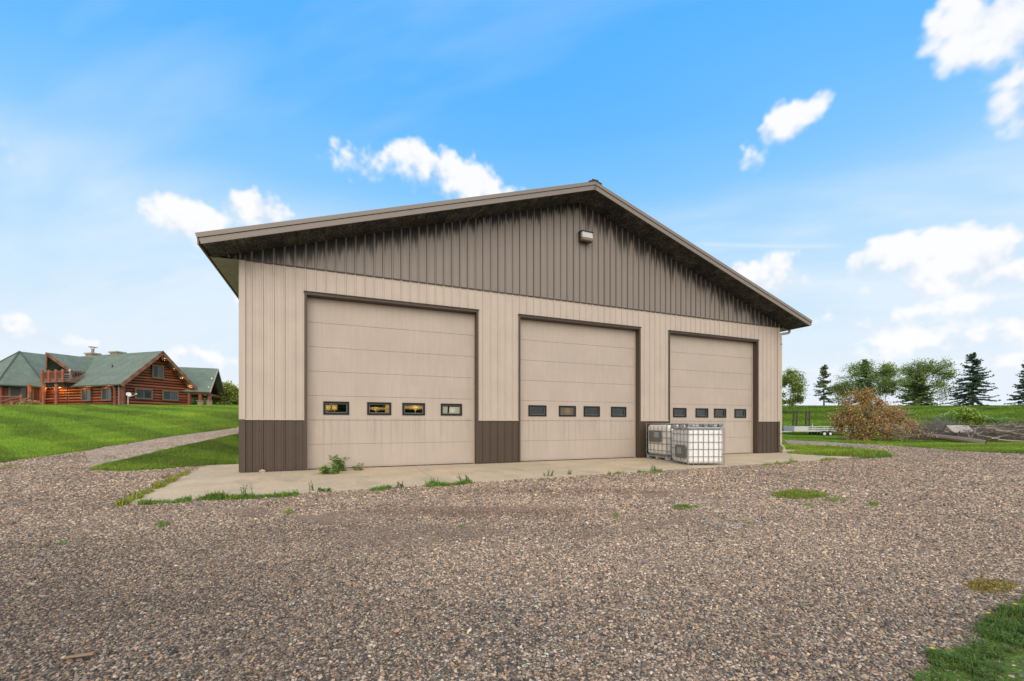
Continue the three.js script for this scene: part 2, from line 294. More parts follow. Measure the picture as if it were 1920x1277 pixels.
// ---------------------------------------------------------------- loose stones of the near yard
const concretePoly = [fromBarn(-.71, -3.89), fromBarn(4.42, -3.62), fromBarn(12.03, -3.26), fromBarn(18.33, -2.69), fromBarn(18.6, -.2), fromBarn(18.3, 1), fromBarn(0, 3), fromBarn(-1.22, 3)];
{
  const R = rng(5), V = 4, shapes = [];
  for (let v = 0; v < V; v++) {
    const g = new THREE.IcosahedronGeometry(1, v === 0 ? 1 : 0).toNonIndexed(), p = g.attributes.position;
    for (let i = 0; i < p.count; i++) { const x = p.getX(i), y = p.getY(i), z = p.getZ(i), k = .72 + .56 * hash(Math.round(x * 60) + 7 * v, Math.round(y * 60) + 131 * Math.round(z * 60), 3 + v); p.setXYZ(i, x * k * (1.05 + .1 * v), y * k * .66, z * k * .85); }
    g.deleteAttribute('uv'); g.computeVertexNormals(); shapes.push(g);
  }
  const spots = Array.from({ length: V }, () => []);
  let d = 1.35;
  while (d < 27) {
    const far = ss(2.6, 10, d), wide = ss(10, 26, d), step = mix(mix(.0152, .044, far), .1, wide);
    for (let x = -1.22 * d - 1.2; x < 1.22 * d + 1.2; x += step) {
      const X = x + (R() - .5) * step * 1.5, D = d + (R() - .5) * step * 1.5;
      if (!(inPoly(yardPoly, X, D) || inPoly(lanePoly, X, D)) || inPoly(concretePoly, X, D)) { R(); continue; }
      const bare = fbm(X * .8, D * .8, 3, 88) - .1 + (DIRT.some((P) => inPoly(P, X, D)) ? .42 + .5 * fbm(X * 3, D * 3, 2, 89) : 0);
      if (R() < ss(.1, .7, bare) * .82 || R() < ss(15, 27, d)) { R(); continue; }
      const big = R(), s = mix(.005, .0074, R()) * (big > .995 ? 2.3 : big > .95 ? 1.6 : .75 + .6 * R()) * mix(1, 2.1, far) * mix(1, 1.6, wide);
      spots[floor(R() * V)].push([X, D, s]);
    }
    d += step;
  }
  const m = new THREE.Matrix4(), q = new THREE.Quaternion(), e = new THREE.Euler(), pos = new THREE.Vector3(), sc = new THREE.Vector3(), mat = std({ roughness: .9, flatShading: true }), col = new THREE.Color();
  const root = thing('gravel', 'loose brown, tan and grey stones covering the near yard', null); tag(root, null, null, null, 'stuff');
  for (let v = 0; v < V; v++) {
    const im = new THREE.InstancedMesh(shapes[v], mat, spots[v].length); im.name = 'stones'; tag(im, null, null, null, 'stuff');
    spots[v].forEach(([x, dd, s], i) => {
      e.set((R() - .5) * .9, R() * 6.28, (R() - .5) * .9); q.setFromEuler(e); pos.set(x, land(x, dd) + s * .22, -dd); sc.set(s, s * (.8 + .4 * R()), s); im.setMatrixAt(i, m.compose(pos, q, sc));
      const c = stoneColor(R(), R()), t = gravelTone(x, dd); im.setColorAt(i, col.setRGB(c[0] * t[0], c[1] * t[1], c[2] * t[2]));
    });
    im.castShadow = im.receiveShadow = true; root.add(im);
  }
  console.log('stones', spots.map((s) => s.length).join(' '));
}

// ---------------------------------------------------------------- grass
function tuftGeo(n, h, spread, seed, w = .006, lean = .5) {
  const R = rng(seed), t = new TB();
  for (let i = 0; i < n; i++) {
    const a = R() * 6.28, r = spread * sqrt(R()), x = r * cos(a), z = r * sin(a), b = R() * 6.28, H = h * (.55 + .6 * R()), l = H * lean * (.3 + R()), wx = cos(b + 1.57) * w, wz = sin(b + 1.57) * w;
    const k = .8 + .4 * R(), y = R() < .12 ? 1.5 : 1, c = [k * y, k, k * .9];
    const mx = x + cos(b) * l * .4, mz = z + sin(b) * l * .4, m = H * .6;
    t.quad([x - wx, -.01, z - wz], [x + wx, -.01, z + wz], [mx + wx * .8, m, mz + wz * .8], [mx - wx * .8, m, mz - wz * .8], c);
    t.tri([mx - wx * .8, m, mz - wz * .8], [mx + wx * .8, m, mz + wz * .8], [x + cos(b) * l, H, z + sin(b) * l], c);
  }
  return t.geo();
}
function scatter(name, label, list, geo, mat, tone, parent) {          // list of [x, d, size]
  const im = new THREE.InstancedMesh(geo, mat, list.length), R = rng(list.length + 3), m = new THREE.Matrix4(), q = new THREE.Quaternion(), up = new THREE.Vector3(0, 1, 0), col = new THREE.Color();
  list.forEach(([x, d, s, y], i) => { q.setFromAxisAngle(up, R() * 6.28); im.setMatrixAt(i, m.compose(new THREE.Vector3(x, (y ?? land(x, d)) - .01, -d), q, new THREE.Vector3(s, s * (.75 + .5 * R()), s))); const t = tone(x, d, R); im.setColorAt(i, col.setRGB(t[0], t[1], t[2])); });
  im.castShadow = im.receiveShadow = true; im.name = parent ? name : numbered(name); (parent ?? scene).add(im);
  return tag(im, label, null, null, 'stuff');
}
const lawnTone = (x, d, R) => { const t = turfTone(x, d), k = .8 + .4 * R(); return [.172 * t[0] * k, .29 * t[1] * k, .02 * t[2] * k]; };
const turf = tuftGeo(9, .075, .07, 3, .007, .7);
{
  const onGravel = (x, d) => inPoly(yardPoly, x, d) || inPoly(lanePoly, x, d), R = rng(8), L = [], Rt = [], Ri = [];
  for (let i = 0; i < 150000; i++) {                           // left hill and the strip beside the building
    const d = sqrt(mix(10 * 10, 50 * 50, R() ** 1.25)), x = d * mix(-1.32, -.6, R());
    const [u, w] = toBarn(x, d); if (u > -.05 && w > -.2) continue;
    if (onGravel(x, d) || inPoly(concretePoly, x, d)) continue;
    L.push([x, d, mix(.75, 2.1, ss(14, 50, d))]);
  }
  scatter('lawn_grass', 'short mown grass on the lawn below the log house', L, turf, bladeMat, lawnTone);
  for (let i = 0; i < 90000; i++) {
    const d = sqrt(mix(15 * 15, 80 * 80, R() ** 1.3)), x = d * mix(.6, 1.3, R());
    if (onGravel(x, d)) continue;
    const [u, w] = toBarn(x, d); if (u < BARN.W + .1) continue;
    Rt.push([x, d, mix(.9, 3.2, ss(18, 80, d))]);
  }
  scatter('hill_grass', 'green grass on the bank behind the brush pile and trailers', Rt, turf, bladeMat, (x, d, R2) => { const t = lawnTone(x, d, R2); return d < 24 ? [t[0] * 1.05, t[1] * .95, t[2]] : [t[0] * .78, t[1] * .82, t[2] * .85]; });
  const isle = G([1478, 851], [1560, 856], [1672, 857], [1660, 848], [1560, 838], [1476, 834]);
  for (let i = 0; i < 3200; i++) { const a = ground(mix(1474, 1674, R()), mix(833, 858, R())); if (inPoly(isle, ...a)) Ri.push([a[0], a[1], .55 + .8 * R()]); }
  scatter('rough_grass', 'rough grass island beside the downspout and concrete', Ri, tuftGeo(9, .11, .08, 4, .007, .6), bladeMat, (x, d, R2) => { const t = lawnTone(x, d, R2), y = R2() < .3 ? 1.5 : 1; return [t[0] * y, t[1], t[2]]; });
}
// near lawn corner at the lower right: long blades and clover
{
  const P = wob(G([1932, 1128], [1900, 1138], [1870, 1150], [1850, 1172], [1846, 1195], [1858, 1212], [1800, 1222], [1745, 1228], [1735, 1240], [1742, 1252], [1705, 1262], [1690, 1290], [1660, 1340], [1700, 1420], [2300, 1420], [2300, 1128]), .03, .08, 7);
  tag(part('turf_patch', sheet(P, .006, .12, (x, d) => { const t = turfTone(x * 3, d * 3); return [t[0] * .6, t[1] * .62, t[2] * .7]; }), turfMat), 'patch of lawn soil at the lower right edge of the gravel', null, null, 'structure');
  const R = rng(31), list = [], cl = [];
  let x0 = 1e9, x1 = -1e9, d0 = 1e9, d1 = -1e9; for (const [x, d] of P) { x0 = min(x0, x); x1 = max(x1, x); d0 = min(d0, d); d1 = max(d1, d); }
  for (let i = 0; i < 9000; i++) { const x = mix(x0, min(x1, 4.4), R()), d = mix(max(d0, 1), d1, R()), j = fbm(x * 6, d * 6, 3, 12); if (!inPoly(P, x, d) || j < -.18 + .25 * R()) continue; (R() < .35 ? cl : list).push([x, d, .5 + .6 * R() + .3 * j, .006]); }
  const root = thing('near_grass', 'thick green grass and clover at the lower right corner of the gravel', null); tag(root, null, null, null, 'stuff');
  scatter('grass_blades', null, list, tuftGeo(12, .046, .03, 9, .0021, .9), bladeMat, (x, d, R2) => { const k = .7 + .6 * R2(), y = R2() < .12 ? 1.6 : 1; return [.085 * k * y, .15 * k, .012 * k]; }, root);
  const leaf = new TB(); { const R3 = rng(4); for (let i = 0; i < 7; i++) { const a = R3() * 6.28, r = .02 * sqrt(R3()), h = .018 + .022 * R3(), cx = r * cos(a), cz = r * sin(a); for (let k = 0; k < 3; k++) { const b = a + k * 2.1, s = .0095, q = (o, w) => [cx + cos(b + w) * s * o, h + .002 * o, cz + sin(b + w) * s * o]; leaf.quad(q(.1, 0), q(1, -.45), q(1.25, 0), q(1, .45), [.9 + .2 * R3(), 1, 1]); } } }
  scatter('clover', null, cl, leaf.geo(), bladeMat, (x, d, R2) => { const k = .7 + .6 * R2(); return [.07 * k, .14 * k, .016 * k]; }, root);
  for (const [px, py] of [[1748, 1238], [1852, 1168], [1903, 1150]]) {
    const f = thing('dandelion', ['yellow dandelion at the ragged left tip of the grass corner', 'yellow dandelion midway up the edge of the grass corner', 'yellow dandelion highest up the grass corner, at its top edge'][px === 1748 ? 0 : px === 1852 ? 1 : 2], 'flower', g3(px, py, 0), 0, 'dandelions in the grass corner');
    const h = .05; part('stem', rod([0, 0, 0], [.003, h, 0], .0013, .001, 4), std({ color: lin(.12, .2, .05), roughness: .8 }), f);
    const t = new TB(); for (let k = 0; k < 18; k++) { const a = k / 18 * 6.28, r = k % 2 ? .012 : .008; t.tri([.003, h, 0], [.003 + cos(a - .2) * r, h + .005, sin(a - .2) * r], [.003 + cos(a + .2) * r, h + .005, sin(a + .2) * r], [.85, .55, .02]); } part('petals', t.geo(), bladeMat, f);
  }
}
// tufts that have come up through the gravel, each patch on its own
const WEED = { lush: [.11, .23, .03], yellow: [.19, .28, .04], brown: [.24, .2, .05] };
function patch(px0, px1, py0, py1, n, h, tone, label, seed, dense = 1) {
  const R = rng(seed), list = [], cx = (px0 + px1) / 2, cy = (py0 + py1) / 2, c = WEED[tone];
  for (let i = 0; i < n; i++) { const a = R() * 6.28, r = sqrt(R()), px = cx + cos(a) * r * (px1 - px0) / 2, py = cy + sin(a) * r * (py1 - py0) / 2; const [x, d] = ground(px, py); if (fbm(x * 5, d * 5, 2, seed) < (1 - dense) - .45) continue; list.push([x, d, (.5 + .7 * R()) * (1.1 - .5 * r)]); }
  return scatter('grass_patch', label, list, tuftGeo(10, h, .035, seed, .0035, .7), bladeMat, (x, d, R2) => { const k = .7 + .6 * R2(), y = R2() < .25 ? 1.35 : 1; return [c[0] * k * y, c[1] * k, c[2] * k]; });
}
patch(1446, 1552, 921, 937, 900, .075, 'yellow', 'largest yellow green grass patch standing out in the open gravel', 101);
patch(1520, 1600, 930, 942, 90, .04, 'yellow', 'thin yellowish grass trailing off the large patch in the gravel', 102, .8);
patch(1556, 1572, 936, 942, 40, .04, 'lush', 'small green tuft close below the thin end of the large grass patch', 103);
patch(1630, 1646, 942, 950, 60, .045, 'lush', 'lone small green tuft farthest right of the large gravel grass patch', 104);
patch(1504, 1526, 944, 951, 50, .04, 'yellow', 'small tuft just below the left part of the large gravel grass patch', 105);
patch(1254, 1310, 947, 957, 160, .045, 'lush', 'flat green tuft in the gravel below the white totes', 106);
patch(1128, 1186, 962, 974, 70, .03, 'yellow', 'faint sparse grass in the gravel between the second and third doors', 107, .7);
patch(1200, 1255, 989, 1001, 160, .024, 'brown', 'brownish dry grass spot in the middle of the gravel', 108, .8);
patch(1395, 1420, 976, 986, 24, .035, 'yellow', 'thin tuft in the gravel right of the brownish spot', 109);
patch(530, 550, 956, 965, 70, .05, 'yellow', 'yellow tuft in the gravel in front of the concrete weeds', 110);
patch(288, 320, 980, 988, 90, .04, 'lush', 'green tuft in the gravel below the left corner of the concrete', 111);
patch(102, 124, 1012, 1022, 60, .035, 'lush', 'small tuft in the gravel nearest the left edge of the photo', 112);
patch(228, 252, 1006, 1014, 24, .03, 'yellow', 'faint yellowish tuft right of the small left gravel tuft', 113);
patch(856, 878, 985, 993, 36, .035, 'lush', 'small green sprig in the gravel below the pier between first two doors', 114);
patch(808, 822, 1012, 1020, 26, .03, 'lush', 'tiny green sprig lowest in the middle of the gravel', 115);
patch(942, 962, 930, 937, 24, .03, 'yellow', 'faint tuft in the gravel below the second door', 116);
patch(1806, 1906, 1086, 1114, 1500, .028, 'brown', 'flat olive brown moss patch near the right grass corner', 117);
patch(186, 232, 855, 864, 120, .06, 'yellow', 'yellowish tuft at the edge of the lane by the grass tip', 118);
patch(-6, 40, 870, 880, 120, .05, 'yellow', 'yellowish grass at the far left edge where the lane meets lawn', 119);
patch(1780, 1925, 838, 850, 500, .12, 'yellow', 'dry grass strip along the far edge of gravel below the branch pile', 120, .8);
function strip(pts, n, h, tone, label, seed, width = 4) {
  const R = rng(seed), list = [], c = WEED[tone]; let L = 0; const seg = pts.slice(1).map((p, i) => { const l = hypot(p[0] - pts[i][0], p[1] - pts[i][1]); L += l; return l; });
  for (let i = 0; i < n; i++) { let t = R() * L, k = 0; while (k < seg.length - 1 && t > seg[k]) t -= seg[k++]; t /= seg[k]; const px = mix(pts[k][0], pts[k + 1][0], t), py = mix(pts[k][1], pts[k + 1][1], t) + (R() - .35) * width; const [x, d] = ground(px, py); const j = fbm(x * 3.5, d * 3.5, 3, seed); if (j < -.12 + .3 * (R() - .5)) continue; list.push([x, d, (.35 + .6 * R() + .9 * max(0, j)) * (R() < .08 ? 1.6 : 1)]); }
  return scatter('grass_strip', label, list, tuftGeo(10, h, .03, seed, .0035, .75), bladeMat, (x, d, R2) => { const k = .7 + .6 * R2(), y = R2() < .25 ? 1.4 : 1; return [c[0] * k * y, c[1] * k, c[2] * k]; });
}
strip([[222, 948], [270, 927], [310, 907], [344, 889], [356, 886]], 900, .07, 'yellow', 'yellow green grass growing along the slanting left edge of concrete', 131, 7);
strip([[226, 947], [238, 944]], 130, .06, 'lush', 'small grass clump at the left front corner of the concrete', 132, 5);
strip([[262, 945], [380, 938], [450, 934], [560, 928]], 900, .055, 'lush', 'green weed strip along the front concrete edge left of first door', 133, 5);
strip([[392, 937], [470, 933]], 420, .095, 'lush', 'taller weed tangle in the middle of the front concrete edge strip', 134, 5);
strip([[697, 919], [733, 916]], 130, .06, 'lush', 'low weeds on the concrete edge below the first door', 135, 4);
strip([[800, 911], [850, 909], [882, 905]], 300, .06, 'lush', 'longest weed strip on the concrete edge below the right of first door', 136, 4);
strip([[1140, 888], [1172, 886]], 110, .07, 'yellow', 'weeds on the concrete edge below the right of second door', 137, 4);
strip([[1195, 886], [1242, 883]], 130, .07, 'lush', 'weeds on the concrete edge just left of the white totes', 138, 4);
strip([[1430, 872], [1495, 866]], 160, .07, 'yellow', 'grass on the concrete edge below the right end of the building', 139, 4);
strip([[1540, 863], [1570, 861]], 70, .07, 'yellow', 'short grass clump on the concrete edge toward its right tip', 140, 3);
strip([[1600, 859], [1672, 857]], 240, .1, 'lush', 'grass at the right tip of the concrete', 141, 4);
// ---------------------------------------------------------------- the metal building
const EAVE = 5.09, SLOPE = .327, OV = .62, RAKE = .83, TRIM = 4.945, WAIN = 1.235, W = BARN.W, L = BARN.L;
const roofTop = (u) => EAVE + SLOPE * (u < W / 2 ? u + OV : W + OV - u);
const soffitAt = (u) => roofTop(u) - .205;
const DOORS = [[1.4, 5.74], [7.09, 11.43], [12.74, 17.04]], DH = 4.29;
const metalWear = dataTex(512, 512, (x, y) => { const a = fbm(x / 512 * 40, y / 512 * 4, 3, 201, 40, 4), b = fbm(x / 512 * 8, y / 512 * 8, 4, 205, 8, 8); const k = .96 + .012 * a + .03 * b; return [k, k * .998, k * .99]; });
metalWear.repeat.set(1 / 3, 1 / 3);
const roughWear = dataTex(256, 256, (x, y) => [.8 + .2 * fbm(x / 256 * 8, y / 256 * 8, 4, 211, 8, 8)], { color: false }); roughWear.repeat.set(.5, .5);
const creamMat = std({ color: lin(.525, .447, .38), map: metalWear, roughness: .55, roughnessMap: roughWear });
const bronzeMat = std({ color: lin(.074, .05, .034), map: metalWear, roughness: .68, roughnessMap: roughWear });
// mildew has run down from the soffit along the ribs; shade lines are painted at the rib edges
const mildewAndRibShade = dataTex(2048, 256, (x, y) => {
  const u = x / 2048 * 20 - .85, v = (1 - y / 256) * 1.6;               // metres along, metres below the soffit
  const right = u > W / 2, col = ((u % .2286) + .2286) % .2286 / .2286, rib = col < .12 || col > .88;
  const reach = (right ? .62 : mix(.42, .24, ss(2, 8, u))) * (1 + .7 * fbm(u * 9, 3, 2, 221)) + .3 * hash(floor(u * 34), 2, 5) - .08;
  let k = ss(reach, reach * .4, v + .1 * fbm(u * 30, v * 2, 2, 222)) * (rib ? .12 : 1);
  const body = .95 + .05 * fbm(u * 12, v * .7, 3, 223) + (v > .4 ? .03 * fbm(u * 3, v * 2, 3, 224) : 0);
  if (col < .16 || col > .84) k = max(k, .62 * (abs(((col + .5) % 1) - .5 + .095) < .035 ? 1 : abs(((col + .5) % 1) - .5 - .1) < .03 ? .6 : 0));   // lap shadow at the rib edges, painted as dark lines
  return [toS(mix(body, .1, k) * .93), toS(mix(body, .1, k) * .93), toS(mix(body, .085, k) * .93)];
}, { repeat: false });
const gableMat = std({ color: lin(.25, .21, .18), map: mildewAndRibShade, roughness: .42 });  // paler than bronzeMat: the sky sheen is put into its base colour
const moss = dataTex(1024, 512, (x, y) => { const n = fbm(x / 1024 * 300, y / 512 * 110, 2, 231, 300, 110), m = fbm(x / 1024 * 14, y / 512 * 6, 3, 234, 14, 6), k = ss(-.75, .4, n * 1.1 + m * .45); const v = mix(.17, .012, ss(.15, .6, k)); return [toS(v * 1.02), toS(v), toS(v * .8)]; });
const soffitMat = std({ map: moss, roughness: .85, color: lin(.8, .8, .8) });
const eaveSoffitMat = std({ color: lin(.36, .37, .27), map: metalWear, roughness: .7 });
const fasciaMat = std({ color: lin(.225, .19, .165), map: metalWear, roughness: .45 });
const darkTrim = std({ color: lin(.035, .028, .024), roughness: .5 });

const barn = thing('metal_shop_building', 'large cream and brown metal shop building with three overhead doors', 'shop building', [BARN.x, 0, -BARN.d], BARN.turn);
{
  // profile of the ribbed sheets, repeated every nine inches along the facade
  const P9 = .2286, breaks = [];
  for (let k = -4; k < 90; k++) { const c = k * P9; for (const [o, z] of [[-.024, 0], [-.013, .024], [.013, .024], [.024, 0], [.062, 0], [.07, .004], [.082, .004], [.09, 0], [.139, 0], [.147, .004], [.159, .004], [.167, 0]]) breaks.push([c + o, z]); }
  const zAt = (u) => { let i = 0; while (i < breaks.length - 2 && breaks[i + 1][0] < u) i++; const [a, za] = breaks[i], [b, zb] = breaks[i + 1]; return mix(za, zb, clamp((u - a) / (b - a || 1))); };
  function ribbed(pieces, z0, uvFn) {                          // pieces: [u0, u1, bottom(u), top(u)]
    const p = [], uv = [];
    for (const [a, b, lo, hi] of pieces) {
      const us = [a, ...breaks.map((q) => q[0]).filter((u) => u > a + .001 && u < b - .001), b];
      for (let i = 0; i + 1 < us.length; i++) {
        const u = us[i], v = us[i + 1], A = [u, lo(u), z0 + zAt(u)], B = [v, lo(v), z0 + zAt(v)], C = [v, hi(v), z0 + zAt(v)], D = [u, hi(u), z0 + zAt(u)];
        if (C[1] - B[1] < .002 && D[1] - A[1] < .002) continue;
        for (const q of [A, B, C, A, C, D]) { p.push(...q); uv.push(...uvFn(q[0], q[1])); }
      }
    }
    const g = new THREE.BufferGeometry(); g.setAttribute('position', new THREE.Float32BufferAttribute(p, 3)); g.setAttribute('uv', new THREE.Float32BufferAttribute(uv, 2)); g.computeVertexNormals(); return g;
  }
  const flat = (u, y) => [u, y], SH = .9144;
  const band = (a, b, lo, hi) => {                             // one sheet between two heights, cut round the doors
    const cuts = [a]; for (const [p, q] of DOORS) for (const e of [p - .04, q + .04]) if (e > a + .005 && e < b - .005) cuts.push(e); cuts.push(b);
    const out = [];
    for (let i = 0; i + 1 < cuts.length; i++) { const m = (cuts[i] + cuts[i + 1]) / 2, open = DOORS.some(([p, q]) => m > p - .04 && m < q + .04), l = open ? max(lo, DH + .045) : lo; if (l < hi - .02) out.push([cuts[i], cuts[i + 1], () => l, () => hi]); }
    return out;
  };
  for (let k = 0; k < 20; k++) {
    const a = max(.06, k * SH), b = min(W - .06, (k + 1) * SH) - .0015;
    const lo = band(a, b, .03, WAIN - .006), mid = band(a, b, WAIN + .03, TRIM - .012);
    if (lo.length) part('siding_panel', ribbed(lo, 0, flat), bronzeMat, barn);
    if (mid.length) part('siding_panel', ribbed(mid, 0, flat), creamMat, barn);
  }
  const gUV = (u, y) => [(u + .85) / 20, 1 - (soffitAt(u) - y) / 1.6];
  for (let k = -1; k < 21; k++) {
    const a = max(-OV + .03, k * SH), b = min(W + OV - .03, (k + 1) * SH) - .0015; if (b - a < .02) continue;
    const cuts = a < W / 2 && b > W / 2 ? [[a, W / 2], [W / 2, b]] : [[a, b]];
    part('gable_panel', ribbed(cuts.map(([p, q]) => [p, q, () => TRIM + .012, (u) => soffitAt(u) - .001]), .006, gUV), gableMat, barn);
  }
  // trims of the facade
  part('belly_trim', bx(W - .01, .024, .034, W / 2, TRIM, .02), bronzeMat, barn);
  for (const [a, b] of [[.11, DOORS[0][0] - .05], [DOORS[0][1] + .05, DOORS[1][0] - .05], [DOORS[1][1] + .05, DOORS[2][0] - .05], [DOORS[2][1] + .05, W - .11]]) {
    part('wainscot_trim', bx(b - a, .034, .028, (a + b) / 2, WAIN + .012, .016), creamMat, barn);
    part('base_trim', bx(b - a, .035, .03, (a + b) / 2, .018, .012), darkTrim, barn);
  }
  for (const [x, s] of [[.052, 1], [W - .052, -1]]) {
    part('corner_trim', merged([bx(.116, WAIN - .03, .034, x, (WAIN - .0) / 2 + .01, .02), bx(.03, WAIN - .03, .12, x - s * .06, WAIN / 2 + .01, -.045)]), bronzeMat, barn);
    part('corner_trim', merged([bx(.116, TRIM - WAIN - .02, .034, x, (TRIM + WAIN) / 2 - .0, .02), bx(.03, TRIM - WAIN - .02, .12, x - s * .06, (TRIM + WAIN) / 2, -.045)]), creamMat, barn);
  }
  part('foundation', bx(W + .02, .1, .12, W / 2, -.05, -.06), std({ color: lin(.42, .36, .3), roughness: .95 }), barn);
  // walls you do not see from the yard close the shell
  for (const x of [0, W]) part('wall', bx(.12, TRIM - .0, L - .2, x + (x ? -.07 : .07), TRIM / 2, -L / 2 - .05), creamMat, barn);
  part('wall', bx(W - .3, TRIM, .12, W / 2, TRIM / 2, -L + .06), creamMat, barn);
  { const s = new THREE.Shape([[-.1, TRIM], [W + .1, TRIM], [W / 2, soffitAt(W / 2) - .06]].map((p) => new THREE.Vector2(...p))); part('gable_wall', new THREE.ExtrudeGeometry(s, { depth: .06, bevelEnabled: false }).translate(0, 0, -L + .02), bronzeMat, barn); }
  // inner lining behind the facade sheets, so that no light leaks through
  for (const [a, b, l, h] of [[.15, DOORS[0][0] - .06, 0, TRIM], [DOORS[0][1] + .06, DOORS[1][0] - .06, 0, TRIM], [DOORS[1][1] + .06, DOORS[2][0] - .06, 0, TRIM], [DOORS[2][1] + .06, W - .15, 0, TRIM], ...DOORS.map(([p, q]) => [p - .06, q + .06, DH + .06, TRIM])]) part('wall_lining', bx(b - a, h - l, .05, (a + b) / 2, (h + l) / 2, -.06), std({ color: lin(.3, .28, .24), roughness: .9 }), barn);
  { const s = new THREE.Shape([[-.2, TRIM], [W + .2, TRIM], [W / 2, soffitAt(W / 2) - .06]].map((p) => new THREE.Vector2(...p))); part('wall_lining', new THREE.ExtrudeGeometry(s, { depth: .03, bevelEnabled: false }).translate(0, 0, -.06), std({ color: lin(.3, .28, .24), roughness: .9 }), barn); }
  part('shop_floor', bx(W - .3, .1, L - .3, W / 2, -.048, -L / 2 - .05), std({ color: lin(.25, .23, .2), roughness: .8 }), barn);
  // roof
  const ang = Math.atan(SLOPE), len = (W / 2 + OV + .03) / cos(ang);
  for (const s of [-1, 1]) {
    const g = new THREE.BoxGeometry(len, .05, L + 2 * RAKE - .02); g.translate(s * len / 2, -.025, -L / 2); g.rotateZ(-s * ang); g.translate(W / 2, roofTop(W / 2), 0);
    part('roof', g, bronzeMat, barn);
    const rib = []; for (let k = 0; k < 86; k++) { const z = RAKE - .08 - k * .2286; const r = new THREE.BoxGeometry(len - .01, .018, .03); r.translate(s * len / 2, .012, z); rib.push(r); }
    const rg = merged(rib); rg.rotateZ(-s * ang); rg.translate(W / 2, roofTop(W / 2), 0); tag(part('roof_ribs', rg, bronzeMat, barn), null, null, null, 'stuff');
    // rake trim: an upper roof edge strip standing a little proud of the fascia board below it
    const strip = (h, dz, top, z, m, name, l2 = len) => { const q = new THREE.BoxGeometry(l2, h, dz); q.translate(s * l2 / 2, top - h / 2, z); q.rotateZ(-s * ang); q.translate(W / 2, roofTop(W / 2), 0); part(name, q, m, barn); };
    strip(.095, .03, .025, RAKE + .025, fasciaMat, 'rake_trim'); strip(.012, .02, -.069, RAKE + .012, darkTrim, 'rake_groove'); strip(.12, .025, -.08, RAKE + .006, fasciaMat, 'rake_fascia', len - .03);
    // soffit boards under the rake
    const n = 33, bw = (len - .05) / n;
    for (let k = 0; k < n; k++) { const q = bx(bw - .008, .012, RAKE - .02, 0, 0, 0), uv = q.attributes.uv; for (let i = 0; i < uv.count; i++) uv.setXY(i, (uv.getX(i) * bw + k * bw) * .25, uv.getY(i) * .4 + hash(k, s) * .03); q.translate(s * (k + .5) * bw, -.196 + (k % 2) * .002, (RAKE - .02) / 2 + .012); q.rotateZ(-s * ang); q.translate(W / 2, roofTop(W / 2), 0); part('soffit_board', q, soffitMat, barn); }
    // flat eave soffit, fascia
    const ux = s < 0 ? -OV / 2 : W + OV / 2;
    for (let k = 0; k < 60; k++) part('soffit_board', bx(OV - .05, .014, .29, ux + (s < 0 ? .01 : -.01), TRIM - .012 + (k % 2) * .003, -.15 - k * .305), eaveSoffitMat, barn);
    part('eave_fascia', bx(.03, .17, L + 2 * RAKE - .06, s < 0 ? -OV : W + OV, EAVE - .1, -L / 2), fasciaMat, barn);
  }
  part('ridge_cap', (() => { const r = merged([-1, 1].map((s) => { const q = new THREE.BoxGeometry(.22, .02, L + 2 * RAKE + .12); q.translate(s * .11, .042, -L / 2); q.rotateZ(-s * ang); return q; })); return r.translate(W / 2, roofTop(W / 2) + .004, 0); })(), bronzeMat, barn);
  part('ridge_vent_end', bx(.2, .05, .06, W / 2, roofTop(W / 2) + .045, RAKE + .01), std({ color: lin(.012, .012, .012), roughness: .9 }), barn);
  // right gutter and downspout
  part('gutter', merged([bx(.012, .11, L + 2 * RAKE - .1, W + OV + .12, EAVE - .09, -L / 2), bx(.11, .012, L + 2 * RAKE - .1, W + OV + .065, EAVE - .148, -L / 2), bx(.11, .11, .012, W + OV + .065, EAVE - .09, RAKE - .05)]), fasciaMat, barn);
  const ds = grp('downspout', barn), tube = (pts, r = .048) => new THREE.TubeGeometry(new THREE.CatmullRomCurve3(pts.map((p) => new THREE.Vector3(...p)), false, 'catmullrom', .15), 24, r, 8);
  const dsMat = std({ color: lin(.5, .42, .33), roughness: .5 }), zd = -.02;
  part('elbow', tube([[W + OV + .02, EAVE - .14, zd], [W + OV + .02, EAVE - .26, zd], [W + OV - .06, EAVE - .31, zd], [W + .22, EAVE - .37, zd], [W + .11, EAVE - .41, zd], [W + .095, EAVE - .52, zd]]), dsMat, ds);
  part('pipe', rbx(.12, EAVE - .9, .1, .02, W + .095, (EAVE - .5 + .4) / 2, zd), dsMat, ds);
  part('elbow', tube([[W + .095, .42, zd], [W + .1, .33, zd], [W + .2, .26, zd], [W + .28, .2, zd], [W + .3, .11, zd], [W + .34, .075, zd + .03]], .055), dsMat, ds);
  for (const y of [.75, 2.6, 4.3]) part('strap', bx(.128, .03, .112, W + .095, y, zd), fasciaMat, ds);
}
